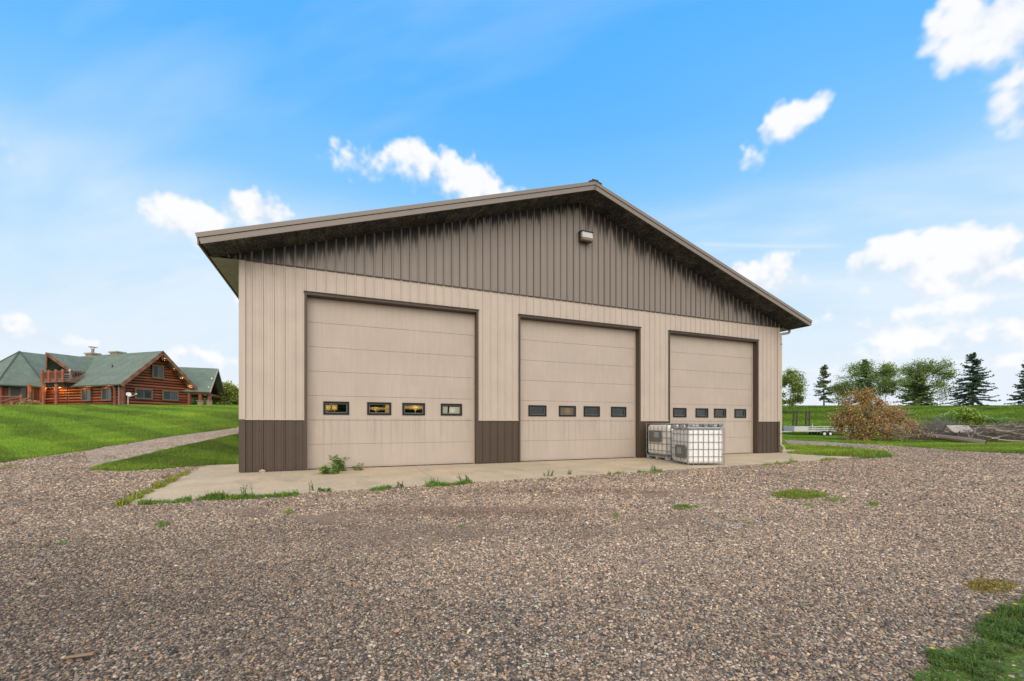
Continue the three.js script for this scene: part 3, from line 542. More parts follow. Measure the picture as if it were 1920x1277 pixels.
// ---------------------------------------------------------------- overhead doors
{
  const N = 7, SHt = (DH - .015) / N, ZD = -.2, off = [-1.5, -.45, .45, 1.5], WW = .61, WHt = .335;
  const drip = dataTex(1024, 1024, (x, y) => {                 // whole door: dirt has run from the window corners
    const u = x / 1024 * 4.32 - 2.16, h = y / 1024 * DH; let k = .965 + .03 * fbm(u * 2, h * 2, 4, 301) + .02 * fbm(u * 30, h * 2, 2, 305);
    const pass = h < 1.3 ? 1 : 0;
    let st = 0; for (const o of off) for (const e of [-.3, -.12, .05, .3]) { const q = (u - o - e - .01 * vnoise(h * 6, o * 9 + e * 5, 3)) / (.014 + .012 * hash(floor((o + e) * 50), 1)); st += exp(-q * q) * (.3 + .7 * hash(floor((o + e) * 70), 4)) * ss(.15, 1.25, h + .3 * hash(floor((o + e) * 40), 9)); }
    k -= pass * .075 * st + pass * .05 * ss(0, .7, fbm(u * 5, h * .8, 3, 311)) * ss(.2, 1.2, h);
    k -= .05 * exp(-(((h - 1.23) / .02) ** 2)) * (fbm(u * 4, 1, 2, 317) > -.1 ? 1 : .3);
    k -= .06 * ss(.1, 0, h);
    return [k, k * .995, k * .985];
  }, { repeat: false });
  const doorMat = std({ color: lin(.49, .42, .362), map: drip, roughness: .6, bumpMap: roughWear, bumpScale: .0004 });
  const frameMat = std({ color: lin(.006, .0055, .0055), roughness: .75 }), rubber = std({ color: lin(.02, .02, .02), roughness: .9 });
  const glass = new THREE.MeshPhysicalMaterial({ color: lin(.86, .9, .87), transmission: 1, thickness: 0, roughness: .02, ior: 1.52, specularIntensity: 1 });
  DOORS.forEach(([a, b], n) => {
    const cx = (a + b) / 2, w = b - a, door = grp('overhead_door', barn, [cx, 0, ZD]);
    for (let k = 0; k < N; k++) {
      const s = new THREE.Shape([[-w / 2 + .004, .002], [w / 2 - .004, .002], [w / 2 - .004, SHt - .001], [-w / 2 + .004, SHt - .001]].map((p) => new THREE.Vector2(...p)));
      if (k === 2) for (const o of off) { const m = SHt * .5; s.holes.push(new THREE.Path([[o - WW / 2 + .02, m - WHt / 2 + .02], [o - WW / 2 + .02, m + WHt / 2 - .02], [o + WW / 2 - .02, m + WHt / 2 - .02], [o + WW / 2 - .02, m - WHt / 2 + .02]].map((p) => new THREE.Vector2(...p)))); }
      const g = new THREE.ExtrudeGeometry(s, { depth: .04, bevelEnabled: true, bevelThickness: .006, bevelSize: .0035, bevelOffset: -.0035, bevelSegments: 1 }).translate(0, k * SHt + .015, -.046);
      const p = g.attributes.position, uv = g.attributes.uv; for (let i = 0; i < p.count; i++) uv.setXY(i, (p.getX(i) + 2.16) / 4.32, p.getY(i) / DH);
      part('door_panel', g, doorMat, door);
      if (k) part('panel_joint', bx(w - .02, .012, .02, 0, k * SHt + .015, -.03), std({ color: lin(.4, .33, .27), roughness: .8 }), door);
    }
    const wy = 2.5 * SHt + .015;
    for (const o of off) {
      const fr = []; for (const s of [-1, 1]) { fr.push(bx(WW, .045, .03, o, wy + s * (WHt / 2 - .0225), .008)); fr.push(bx(.045, WHt - .09, .03, o + s * (WW / 2 - .0225), wy, .008)); }
      part('window_frame', merged(fr), frameMat, door);
      const inner = []; for (const s of [-1, 1]) { inner.push(bx(WW - .09, .02, .02, o, wy + s * (WHt / 2 - .056), -.012)); inner.push(bx(.02, WHt - .13, .02, o + s * (WW / 2 - .056), wy, -.012)); }
      part('window_bead', merged(inner), std({ color: lin(.12, .12, .115), roughness: .6 }), door);
      part('window_pane', bx(WW - .07, WHt - .07, .004, o, wy, -.03), glass, door);
    }
    if (n === 2) part('door_latch', rbx(.035, .34, .03, .008, w / 2 - .07, .46, .012), std({ color: lin(.55, .53, .5), roughness: .4, metalness: .4 }), door);
    part('bottom_seal', bx(w - .01, .03, .05, 0, .006, -.03), rubber, door);
    for (const s of [-1, 1]) part('door_stop', bx(.03, DH - .01, .025, s * (w / 2 - .015), DH / 2, .0175), std({ color: lin(.5, .41, .32), roughness: .6 }), door);
    // jambs and head: dark return of the opening plus its face trim
    for (const s of [-1, 1]) { part('door_jamb', bx(.04, DH + .04, .225, cx + s * (w / 2 + .02), DH / 2 + .02, -.0875), bronzeMat, barn); part('jamb_trim', bx(.055, DH + .07, .012, cx + s * (w / 2 + .026), DH / 2 + .035, .0315), bronzeMat, barn); }
    part('door_head', bx(w, .04, .22, cx, DH + .02, -.09), bronzeMat, barn); part('head_trim', bx(w + .0, .05, .012, cx, DH + .03, .0315), bronzeMat, barn);
    part('header_drip', bx(w + .14, .018, .05, cx, DH + .075, .045), bronzeMat, barn);
  });
}
// ---------------------------------------------------------------- glow panels and a rack added inside to imitate sunset glow in the panes
{
  const onPlane = (px, py, z) => { const X = (px - CX) / F, Y = (HY - py) / F, w = -z, d = (BARN.d * BARN.c - BARN.x * BARN.s + w) / (BARN.c - X * BARN.s), [u] = toBarn(X * d, d); return [u, EYE + Y * d, z]; };
  const glow = (r, g, b, k) => new THREE.MeshStandardMaterial({ color: lin(.02, .02, .02), emissive: lin(r, g, b), emissiveIntensity: k });
  const toWorld = (p) => barn.localToWorld(new THREE.Vector3(...p));
  barn.updateMatrixWorld(true);
  const glowPanels = [[614, 764, .2, .17, 'first and left of two added square orange glow panels behind the leftmost door window'], [627, 764, .17, .17, 'second and right of two added square orange glow panels behind the leftmost door window'], [705, 766, 1.0, .07, 'long low added glow panel behind the second window of the left door'], [729, 765, .26, .42, 'upright added glow panel at the right edge of the second window of the left door'], [779, 764, 1.7, .1, 'long bright added glow panel behind the third window of the left door'], [848, 769, 1.7, .26, 'wide pale added glow panel behind the fourth window of the left door'], [1064, 771, .7, .4, 'dim amber added glow panel behind the second window of the middle door']];
  glowPanels.forEach(([px, py, w, h, label], i) => {
    const p = onPlane(px, py, -5.2), q = toWorld(p), t = thing('added_glow_panel', label, 'glow panel', [q.x, q.y, q.z], BARN.turn, 'glow panels added inside for the pane glow');
    part('panel_housing', bx(w + .06, h + .06, .06, 0, 0, -.05), std({ color: lin(.05, .05, .05), roughness: .6 }), t);
    part('panel_glow', bx(w, h, .02, 0, 0, 0), i === 5 ? glow(.5, .42, .33, 1) : i === 6 ? glow(.2, .1, .03, .6) : glow(1, .52, .17, [.34, .34, .3, .36, .46, 1][i]), t);
    part('panel_stand', bx(.04, q.y - h / 2 - .03, .04, 0, -(q.y + h / 2 + .03) / 2, -.05), std({ color: lin(.05, .05, .05), roughness: .6 }), t);
    const l = new THREE.PointLight(i === 5 ? new THREE.Color(1, .9, .75) : new THREE.Color(1, .6, .2), i === 6 ? .3 : i === 4 ? 1.2 : i === 5 ? .5 : .6); const f = toWorld([p[0], p[1], p[2] + .12]); l.position.copy(f); l.castShadow = true; scene.add(l);  // point light added along with each glow panel
  });
  // an added rack makes the dark shapes in front of them
  const q = toWorld([6.2, 0, -3.6]), s = thing('storage_rack', 'added dark metal storage rack standing inside behind the left door', 'rack', [q.x, 0, q.z], BARN.turn);
  const rk = std({ color: lin(.06, .055, .05), roughness: .7 });
  for (const x of [-1.1, -.45, .2, .8]) part('post', rod([x, 0, 0], [x + .14, 2.3, 0], .03, .03, 6), rk, s); for (const y of [.5, 1.12, 2.2]) part('shelf', bx(2.3, .03, .5, 0, y, 0), rk, s);
}
// ---------------------------------------------------------------- wall lamp on the gable
{
  barn.updateMatrixWorld(true); const q = barn.localToWorld(new THREE.Vector3(9.27, 6.96, .03));
  const t = thing('wall_light', 'bronze box floodlight with milky glass mounted high on the brown gable', 'wall light', [q.x, q.y, q.z], BARN.turn);
  const dark = std({ color: lin(.03, .026, .02), roughness: .6 });
  const prof = (pts, w, x = 0) => new THREE.ExtrudeGeometry(new THREE.Shape(pts.map((p) => new THREE.Vector2(...p))), { depth: w, bevelEnabled: true, bevelSize: .006, bevelThickness: .006, bevelSegments: 1 }).rotateY(-PI / 2).translate(w / 2 + x, 0, 0);
  part('mounting_plate', rbx(.3, .26, .04, .01, 0, 0, .02), dark, t);
  part('housing', prof([[.03, -.13], [.12, -.15], [.16, -.13], [.1, .16], [.03, .16]], .38), dark, t);
  part('hood', prof([[.02, .15], [.22, .125], [.225, .145], [.02, .175]], .42), dark, t);
  part('glass', prof([[.11, .13], [.205, .115], [.235, -.06], [.155, -.06]], .36), new THREE.MeshPhysicalMaterial({ color: lin(.5, .51, .5), roughness: .18, clearcoat: .6 }), t);
  part('lower_rim', prof([[.13, -.07], [.25, -.07], [.235, -.13], [.15, -.14]], .39), std({ color: lin(.22, .17, .1), roughness: .5 }), t);
}
// ---------------------------------------------------------------- concrete apron
{
  const conc = dataTex(1024, 1024, (x, y) => { const n = fbm(x / 1024 * 8, y / 1024 * 8, 5, 401, 8, 8), f = fbm(x / 1024 * 128, y / 1024 * 128, 2, 407, 128, 128), st = ss(.18, .5, fbm(x / 1024 * 12, y / 1024 * 5, 4, 411, 12, 5)); const k = .95 + .08 * n + .05 * f - .06 * st; return [k, k * (.985 - .012 * n), k * (.965 - .03 * n)]; });
  conc.repeat.set(1 / 5, 1 / 5);
  const cm = std({ color: lin(.62, .51, .36), map: conc, roughness: .92, bumpMap: grassBump, bumpScale: .0015 });
  const ap = thing('concrete_apron', 'pale concrete apron of jointed slabs in front of the metal building', null, [BARN.x, 0, -BARN.d], BARN.turn); tag(ap, null, null, null, 'structure');
  const fr = [[-.71, -3.89], [4.42, -3.62], [12.03, -3.26], [18.33, -2.69]], front = (u) => { let i = 0; while (i < 2 && fr[i + 1][0] < u) i++; const t = (u - fr[i][0]) / (fr[i + 1][0] - fr[i][0]); return mix(fr[i][1], fr[i + 1][1], t); };
  const cut = [3.88, 9.25, 14.0], slab = (pts) => { const s = new THREE.Shape(pts.map(([u, w]) => new THREE.Vector2(u, w))); return new THREE.ExtrudeGeometry(s, { depth: .11, bevelEnabled: true, bevelSize: .006, bevelOffset: -.006, bevelThickness: .006, bevelSegments: 1 }).rotateX(-PI / 2).translate(0, -.11, 0); };
  const J = .007, edge = (a, b) => { const o = []; for (let u = a; u < b - .3; u += .5) o.push([u, front(u) + .012 * vnoise(u * 3, 1, 4)]); o.push([b, front(b)]); return o; };
  // y of the shape is the distance behind the facade; rotateX puts it at -Z
  part('slab', slab([...edge(-.71, cut[0] - J), [cut[0] + .12 - J, -.0], [0, -.0], [-.001, 2.6], [-1.2, 2.5], [-1.16, .37], [-.98, -1.76]]), cm, ap);
  part('slab', slab([...edge(cut[0] + J, cut[1] - J), [cut[1] - J, 0], [cut[0] + .12 + J, 0]]), cm, ap);
  part('slab', slab([...edge(cut[1] + J, cut[2] - J), [cut[2] - J, 0], [cut[1] + J, 0]]), cm, ap);
  part('slab', slab([...edge(cut[2] + J, 18.33), [18.6, -.2], [18.45, 0], [cut[2] + J, 0]]), cm, ap);
  // strips of threshold under the doors, inside the openings
  DOORS.forEach(([a, b]) => part('threshold', bx(b - a - .01, .09, .2, (a + b) / 2, -.049, -.102), cm, ap));
}
// ---------------------------------------------------------------- the two caged liquid totes
function makeTote(label, flip, pos, turn, seed) {
  const R = rng(seed), t = thing('caged_tote', label, 'liquid tote', pos, turn, 'white caged totes on the concrete');
  const plastic = new THREE.MeshPhysicalMaterial({ color: flip ? lin(.9, .89, .87) : lin(.9, .85, .75), roughness: .5, transmission: .08, thickness: 0 });
  const steel = std({ color: lin(.3, .31, .32), metalness: .6, roughness: .5 }), steel2 = std({ color: lin(.42, .43, .44), metalness: .5, roughness: .5 }), Wd = 1.0, Dp = 1.16, H = 1.14, pal = .13;
  // x: -0.5..0.5 front, z: 0 (front) .. -Dp ; upright: pallet below, cage above
  const Y = (y) => flip ? H - y : y;
  {
    const bw = Wd - .03, bh = H - pal - .05, bd = Dp - .03, g = new RoundedBoxGeometry(bw, bh, bd, 6, .1), p = g.attributes.position;
    for (let i = 0; i < p.count; i++) { const x = p.getX(i), y = p.getY(i), z = p.getZ(i), bulge = .004 * sin((y / bh + .5) * PI * 8) ; p.setX(i, x * (1 + bulge)); p.setZ(i, z * (1 + bulge * .7)); if (abs(y) > bh * .42 && y > 0) p.setY(i, y - .03 * (1 - (abs(x) / (bw / 2)) ** 2)); }
    g.computeVertexNormals();
    part('bottle', g, plastic, t, [0, Y(pal + .02 + bh / 2), -Dp / 2], flip ? [PI, 0, 0] : [0, 0, 0]);
    const cap = part('fill_cap', new THREE.CylinderGeometry(.08, .085, .05, 18), std({ color: flip ? lin(.2, .1, .04) : lin(.03, .03, .03), roughness: .6 }), t, [0, Y(H - .035), -Dp / 2]); cap.rotation.x = flip ? PI : 0;
  }
  const r = .009, cageTop = H, cageBot = pal + .01, hs = [0, .155, .365, .56, .76, 1].map((k) => mix(cageBot, cageTop, k));
  const barX = rod([-Wd / 2, 0, 0], [Wd / 2, 0, 0], r, r, 6), barZ = rod([0, 0, 0], [0, 0, -Dp], r, r, 6), barY = rod([0, cageBot, 0], [0, cageTop, 0], r, r, 6);
  for (const h of hs) { const y = Y(h); for (const z of [0, -Dp]) part('cage_bar', barX, steel, t, [0, y, z]); for (const x of [-Wd / 2, Wd / 2]) part('cage_bar', barZ, steel, t, [x, y, 0]); }
  const vy = flip ? H - cageBot - cageTop : 0;
  for (let k = 0; k < 8; k++) { const x = mix(-Wd / 2, Wd / 2, k / 7); for (const z of [.012, -Dp - .012]) part('cage_bar', barY, steel, t, [x, vy, z]); }
  for (let k = 0; k < 6; k++) { const z = mix(-.02, -Dp + .02, k / 5); for (const x of [-Wd / 2 - .012, Wd / 2 + .012]) part('cage_bar', barY, steel, t, [x, vy, z]); }
  // grey sign plate with a paler paper label on the left face
  const ly = Y(mix(cageBot, cageTop, flip ? .6 : .6)), pl = part('sign_plate', rbx(.012, .36, .68, .004), std({ color: lin(.16, .17, .16), roughness: .6, metalness: .3 }), t, [-Wd / 2 - .028, ly - (flip ? .04 : 0), flip ? -.44 : -.62]);
  part('paper_label', bx(.004, .17, .27, -.009, flip ? .02 : .05, flip ? -.04 : .1), std({ color: lin(.3, .31, .31), roughness: .7 }), pl);
  // steel pallet: deck frame, corner and middle feet
  const base = grp('pallet', t), py = (y) => Y(y);
  for (const z of [-.04, -Dp / 2, -Dp + .04]) part('deck_bar', rbx(Wd + .02, .035, .07, .008), steel2, base, [0, py(pal - .015), z]);
  for (const x of [-Wd / 2 + .03, 0, Wd / 2 - .03]) part('deck_bar', rbx(.07, .034, Dp + .01, .008), steel2, base, [x, py(pal - .034), -Dp / 2]);
  for (const x of [-Wd / 2 + .07, 0, Wd / 2 - .07]) for (const z of [-.06, -Dp / 2, -Dp + .06]) { if (x === 0 && z === -Dp / 2) continue; part('foot', rbx(.14, .085, .11, .02), flip ? std({ color: lin(.2, .21, .22), metalness: .5, roughness: .5 }) : std({ color: lin(.45, .46, .47), roughness: .5 }), base, [x, py(.048), z]); }
  for (const x of [-Wd / 2 + .01, Wd / 2 - .01]) part('runner', rod([x, py(.012), -.02], [x, py(.012), -Dp + .02], .014, .014, 6), steel, base);
  for (const z of [-.02, -Dp + .02]) part('runner', rod([-Wd / 2 + .01, py(.012), z], [Wd / 2 - .01, py(.012), z], .014, .014, 6), steel, base);
  if (flip) { part('top_sheet', bx(Wd - .12, .012, Dp - .14, 0, py(pal + .006), -Dp / 2), std({ color: lin(.4, .43, .46), metalness: .4, roughness: .4 }), base); for (const [x, z, w] of [[-.2, -.3, .26], [.24, -.75, .2]]) part('torn_sheet', rbx(w, .015, .2, .005, x, py(pal - .02), z), std({ color: x > 0 ? lin(.35, .5, .6) : lin(.7, .7, .68), roughness: .5 }), base); }
  else { part('outlet_valve', new THREE.CylinderGeometry(.04, .05, .12, 12).rotateX(PI / 2), std({ color: lin(.03, .03, .03), roughness: .5 }), t, [.0, .25, .02]); part('top_rail', merged([rod([-.5, H + .005, -.38], [.5, H + .005, -.38], .012), rod([-.5, H + .005, -.78], [.5, H + .005, -.78], .012)]), steel, t); }
  return t;
}
{
  const a = ground(1288, 873.5), b = ground(1356, 872), th = .04;
  makeTote('front caged tote standing upside down, its steel pallet frame on top, whiter than the other', true, [(a[0] + .53 * cos(th)), .008, -(a[1] + .52 * sin(th))], th, 3);
  const c = [4.72, 13.2], t2 = .24;
  makeTote('rear caged tote standing upright on its pallet, partly hidden behind the front one', false, [c[0] + .53 * cos(t2), .008, -(c[1] + .53 * sin(t2))], t2, 4);
}
// ---------------------------------------------------------------- splash block and small stones
{
  const [x, d] = ground(1474, 849), t = thing('splash_block', 'pale concrete splash block under the downspout at the right corner', 'splash block', [x, .0, -d], BARN.turn - .25);
  const m = std({ color: lin(.45, .38, .3), roughness: .95 });
  part('trough', bx(.75, .05, .3, .1, .03, 0), m, t); for (const z of [-.14, .14]) part('rim', rbx(.75, .08, .045, .015, .1, .07, z), m, t); part('back_lip', rbx(.05, .1, .32, .015, -.26, .07, 0), m, t);
  for (const [px, py, r, label] of [[1490, 849, .1, 'brown stone lying at the outer end of the splash block'], [1483, 847, .07, 'smaller tan stone in the splash block under the downspout'], [492, 886, .06, 'small pale stone at the foot of the left wall corner']]) {
    const g = new THREE.IcosahedronGeometry(r, 2), p = g.attributes.position; for (let i = 0; i < p.count; i++) { const k = .8 + .35 * hash(Math.round(p.getX(i) * 300), Math.round(p.getY(i) * 300), Math.round(p.getZ(i) * 300)) ; p.setXYZ(i, p.getX(i) * k * 1.2, p.getY(i) * k * .7, p.getZ(i) * k); } g.computeVertexNormals();
    const q = g3(px, py); tag(part('stone', g, std({ color: px > 1485 ? lin(.3, .2, .12) : lin(.42, .35, .28), roughness: .95 }), scene, [q[0], r * .5, q[2]]), label, 'stone');
  }
  const w = g3(150, 1237); const chip = part('wood_chip', new THREE.CylinderGeometry(.008, .013, .12, 7).rotateZ(PI / 2).scale(1, .6, 1.3), std({ color: lin(.27, .175, .095), roughness: .9 }), scene, [w[0], .02, w[2]], [0, .25, .05]); tag(chip, 'pale brown splinter of wood lying in the gravel at lower left', 'wood chip');
}
// ---------------------------------------------------------------- weeds on the concrete
function leafyWeed(label, pos, seed, o) {
  const R = rng(seed), t = thing('leafy_weed', label, 'weed', pos), st = new TB(), lf = new TB(), c = o.col;
  for (let s = 0; s < o.stems; s++) {
    const a = o.dir ? o.dir[s % o.dir.length] + (R() - .5) * .5 : R() * 6.28, lean = o.lean * (.4 + R()), h = o.h * (.55 + .5 * R()); let p = [(R() - .5) * o.base, 0, (R() - .5) * o.base * .5]; const n = 7;
    for (let k = 0; k < n; k++) {
      const q = [p[0] + cos(a) * lean * h / n * (.6 + k * .14), p[1] + h / n * (1 - .5 * lean * k / n), p[2] + sin(a) * lean * h / n * (.6 + k * .14)];
      st.stick(p, q, .006 * (1 - k / n) + .002, .006 * (1 - (k + 1) / n) + .002, [.14, .17, .05]); p = q;
      for (let j = 0; j < o.leaves; j++) {
        const b = R() * 6.28, len = o.leaf * (.6 + .7 * R()), wd = len * .36, el = (R() - .35) * .9, d = [cos(b) * cos(el), sin(el), sin(b) * cos(el)], sd = [-sin(b), 0, cos(b)], kk = .65 + .7 * R(), col = [c[0] * kk, c[1] * kk, c[2] * kk];
        const P = (u, v, up = 0) => [0, 1, 2].map((i) => q[i] + d[i] * len * u + sd[i] * wd * v + (i === 1 ? up * len : 0));
        const base = P(.12, 0), tip = P(1.1, 0, -.12), m1 = P(.5, .9, .06), m2 = P(.5, -.9, .06), mid = P(.55, 0, -.02);
        lf.tri(base, m1, mid, col); lf.tri(m1, tip, mid, col); lf.tri(base, mid, m2, col); lf.tri(mid, tip, m2, col);
      }
    }
  }
  part('stems', st.geo(), bladeMat, t); part('foliage', lf.geo(), leafMat, t); return t;
}
const leafMat = new THREE.MeshPhysicalMaterial({ color: 0xffffff, vertexColors: true, roughness: .75, transmission: .4, thickness: 0, side: THREE.DoubleSide });
leafyWeed('tallest leafy green weed growing against the bottom of the left door', g3(636, 884), 11, { stems: 9, h: .4, lean: .45, base: .3, leaves: 8, leaf: .085, col: [.23, .38, .05] });
leafyWeed('low bright green weed sprawling left of the tall weed by the left door', g3(614, 889), 12, { stems: 12, h: .24, lean: .8, base: .42, leaves: 7, leaf: .075, col: [.3, .44, .05] });
leafyWeed('pale yellowish weed right of the tall weed at the left door', g3(671, 882), 13, { stems: 5, h: .17, lean: .6, base: .22, leaves: 7, leaf: .055, col: [.33, .36, .1] });
leafyWeed('bright small weed rosette on the concrete edge below the tall door weed', g3(609, 922), 14, { stems: 9, h: .08, lean: 1.1, base: .2, leaves: 5, leaf: .032, col: [.14, .32, .03] });
leafyWeed('thin stalky weed at the right end of the left concrete edge strip', g3(586, 921), 15, { stems: 4, h: .2, lean: .3, base: .1, leaves: 2, leaf: .028, col: [.1, .18, .06] });
leafyWeed('upright weed sprig at the top of the left concrete edge strip', g3(459, 930), 16, { stems: 4, h: .2, lean: .5, base: .2, leaves: 3, leaf: .03, col: [.09, .2, .04] });
leafyWeed('small dark weed on the concrete edge below the left door windows', g3(752, 915), 17, { stems: 6, h: .13, lean: .7, base: .18, leaves: 4, leaf: .03, col: [.08, .18, .04] });
leafyWeed('bushy weed at the right end of the longest concrete edge strip', g3(871, 905), 18, { stems: 6, h: .18, lean: .6, base: .2, leaves: 4, leaf: .032, col: [.085, .18, .04] });
leafyWeed('leafy weed on the concrete edge below the middle of the second door', g3(1028, 893), 19, { stems: 5, h: .15, lean: .6, base: .2, leaves: 4, leaf: .034, col: [.1, .2, .04] });
leafyWeed('smaller weed on the concrete edge right of the second door weed', g3(1070, 890), 20, { stems: 4, h: .13, lean: .5, base: .15, leaves: 3, leaf: .03, col: [.1, .17, .05] });
leafyWeed('spiky weed on the concrete edge just left of the totes', g3(1226, 882), 21, { stems: 5, h: .18, lean: .4, base: .15, leaves: 3, leaf: .034, col: [.1, .22, .04] });
leafyWeed('weed sprig on the concrete edge below the right door pier', g3(1487, 866), 22, { stems: 4, h: .16, lean: .4, base: .15, leaves: 3, leaf: .034, col: [.12, .22, .05] });

// ---------------------------------------------------------------- log house on the left hill
{
  const O = { x: -43.5, d: 48 }, hb = 2.98, turn = 73.3 * PI / 180;
  const house = thing('log_house', 'large red brown log house with green shingle roofs on the left hill', 'house', [O.x, hb, -O.d], turn);
  const wood = (k, s) => dataTex(256, 64, (x, y) => { const n = fbm(x / 256 * 4, y / 64 * 12, 4, s, 4, 12), m = fbm(x / 256 * 3, y / 64 * 2, 3, s + 9, 3, 2), q = .85 + .3 * n + .2 * m; return [toS(k[0] * q), toS(k[1] * q), toS(k[2] * q)]; });
  const logMat = [std({ map: wood([.26, .07, .03], 501), roughness: .45 }), std({ map: wood([.32, .098, .045], 511), roughness: .45 }), std({ map: wood([.2, .052, .024], 521), roughness: .45 })];
  const chink = std({ color: lin(.02, .009, .007), roughness: .9 }), trimW = std({ map: wood([.3, .13, .075], 531), roughness: .6 }), darkW = std({ color: lin(.1, .035, .018), roughness: .7 });
  const shingle = dataTex(512, 512, (x, y) => { const row = floor(y / 512 * 24), q = hash(floor(x / 512 * 40 + (row % 2) * .5), row, 541), n = fbm(x / 512 * 6, y / 512 * 6, 3, 545, 6, 6), e = (y / 512 * 24) % 1; const k = (.82 + .22 * q + .16 * n) * (e < .14 ? .72 : 1); return [toS(.165 * k), toS(.215 * k), toS(.17 * k)]; });
  shingle.repeat.set(1 / 4, 1 / 4);
  const roofMat = std({ map: shingle, roughness: .95 }), gutterM = std({ color: lin(.05, .085, .07), roughness: .5 }), stoneM = std({ color: lin(.34, .25, .18), roughness: .9 });
  const paneM = new THREE.MeshPhysicalMaterial({ color: lin(.02, .025, .024), roughness: .06, clearcoat: .5 }), frameM = std({ color: lin(.17, .12, .075), roughness: .6 }), sashM = std({ color: lin(.1, .115, .11), roughness: .5 });
  const lampM = new THREE.MeshStandardMaterial({ color: lin(.1, .1, .1), emissive: lin(1, .72, .42), emissiveIntensity: 1.1 }), porchM = new THREE.MeshStandardMaterial({ color: lin(.1, .1, .1), emissive: lin(1, .5, .1), emissiveIntensity: 1.2 });
  const GW = 7.3, EH = 2.65, RH = 6.85, ST = (RH - EH) / (GW / 2 + .6), LS = .325;
  let li = 0;
  const log = (a, b, r = .148, p = house) => { const A = new THREE.Vector3(...a), B = new THREE.Vector3(...b), g = rod(a, b, r, r * .97, 10), uv = g.attributes.uv, ln = A.distanceTo(B), o = hash(li, 3) * 7; for (let i = 0; i < uv.count; i++) { const u = uv.getX(i), v = uv.getY(i); uv.setXY(i, v * ln / 5 + o, u * 1.0 + o * .3); } part('log', g, logMat[li++ % 3], p); };
  // a roof plane from four corners, with thickness below
  function plane(name, pts, mat = roofMat, th = .16, parent = house) {
    const v = pts.map((p) => new THREE.Vector3(...p)), n = new THREE.Vector3().crossVectors(v[1].clone().sub(v[0]), v[2].clone().sub(v[0])).normalize(), flip = n.y < 0; if (flip) n.negate();
    const u = v[1].clone().sub(v[0]).normalize(), w = new THREE.Vector3().crossVectors(n, u).normalize(), p = [], uv = [], put = (q) => { p.push(q.x, q.y, q.z); const r = q.clone().sub(v[0]); uv.push(r.dot(u), r.dot(w)); };
    const low = v.map((q) => q.clone().addScaledVector(n, -th)), tri = (a, b, c) => { put(a); put(b); put(c); };
    for (let k = 1; k + 1 < v.length; k++) { flip ? tri(v[0], v[k + 1], v[k]) : tri(v[0], v[k], v[k + 1]); flip ? tri(low[0], low[k], low[k + 1]) : tri(low[0], low[k + 1], low[k]); }
    for (let k = 0; k < v.length; k++) { const m = (k + 1) % v.length; flip ? (tri(v[k], v[m], low[m]), tri(v[k], low[m], low[k])) : (tri(v[k], low[m], v[m]), tri(v[k], low[k], low[m])); }
    const g = new THREE.BufferGeometry(); g.setAttribute('position', new THREE.Float32BufferAttribute(p, 3)); g.setAttribute('uv', new THREE.Float32BufferAttribute(uv, 2)); g.computeVertexNormals();
    return part(name, g, mat, parent);
  }
  const rh = (x) => RH - ST * abs(x - GW / 2);                 // roof surface over the gable wing
  const BACK = -24, FO = 1.0;
  // gable wall
  part('wall', new THREE.ExtrudeGeometry(new THREE.Shape([[.05, -.6], [GW - .05, -.6], [GW - .05, EH - .1], [GW / 2, RH - .7], [.05, EH - .1]].map((p) => new THREE.Vector2(...p))), { depth: .2, bevelEnabled: false }).translate(0, 0, -.2), chink, house);
  part('foundation', bx(GW + .2, .5, .3, GW / 2, -.12, -.02), std({ color: lin(.12, .115, .105), roughness: .9 }), house); part('foundation', bx(.3, .5, 14, -.0, -.14, -7.1), std({ color: lin(.13, .125, .115), roughness: .9 }), house);
  for (let k = 0; k < 19; k++) { const y = .33 + k * LS; let x0 = -.25, x1 = GW + .25; if (y > EH - .25) { const q = (RH - .28 - y) / ST; x0 = GW / 2 - q; x1 = GW / 2 + q; } if (x1 - x0 > .4) log([x0, y, 0], [x1, y, 0]); }
  // long wall
  part('wall', bx(.2, EH + .4, 13.8, .1, EH / 2 - .3, -7), chink, house);
  for (let k = 0; k < 8; k++) log([0, .17 + k * LS, .3], [0, .17 + k * LS, -13.6]);
  part('wall', bx(.2, EH + .2, 14, GW - .1, EH / 2, -7.2), chink, house); for (let k = 0; k < 8; k++) log([GW, .17 + k * LS, .3], [GW, .17 + k * LS, -4]);
  for (const x of [-.02, GW + .02]) part('corner_post', rod([x, -.1, .22], [x, EH - .1, .22], .26, .24, 10), logMat[0], house);
  part('corner_post', rod([-.14, -.1, -.75], [-.14, EH - .15, -.75], .2, .19, 10), logMat[2], house);
  // main roof
  plane('roof', [[-.75, rh(-.75), FO], [GW / 2, RH, FO], [GW / 2, RH, BACK], [-.75, rh(-.75), BACK + 3.4]]);
  plane('roof', [[GW + .75, rh(GW + .75), FO], [GW / 2, RH, FO], [GW / 2, RH, BACK], [GW + .75, rh(GW + .75), BACK]]);
  for (const s of [-1, 1]) { const x = s < 0 ? -.78 : GW + .78, q = plane('rake_board', [[x, rh(x) + .02, FO + .06], [GW / 2, RH + .02, FO + .06], [GW / 2, RH + .02, FO], [x, rh(x) + .02, FO]], trimW, .36); const e = 0; plane('rafter_board', [[x + s * -.25, rh(x + s * -.25) - .4, .5], [GW / 2, RH - .42, .5], [GW / 2, RH - .42, .42], [x + s * -.25, rh(x + s * -.25) - .4, .42]], darkW, .2); }
  for (let k = 0; k < 4; k++) for (const s of [-1, 1]) { const x = GW / 2 + s * (.5 + k * 1.05), y = rh(x) - .55; part('purlin', rod([x, y, -.1], [x, y, FO - .1], .12, .12, 8), logMat[k % 3], house); }
  part('gutter', bx(.13, .14, 8.6, -.82, rh(-.75) - .06, -3.25), gutterM, house);
  const dsp = std({ color: lin(.2, .2, .17), roughness: .5 });
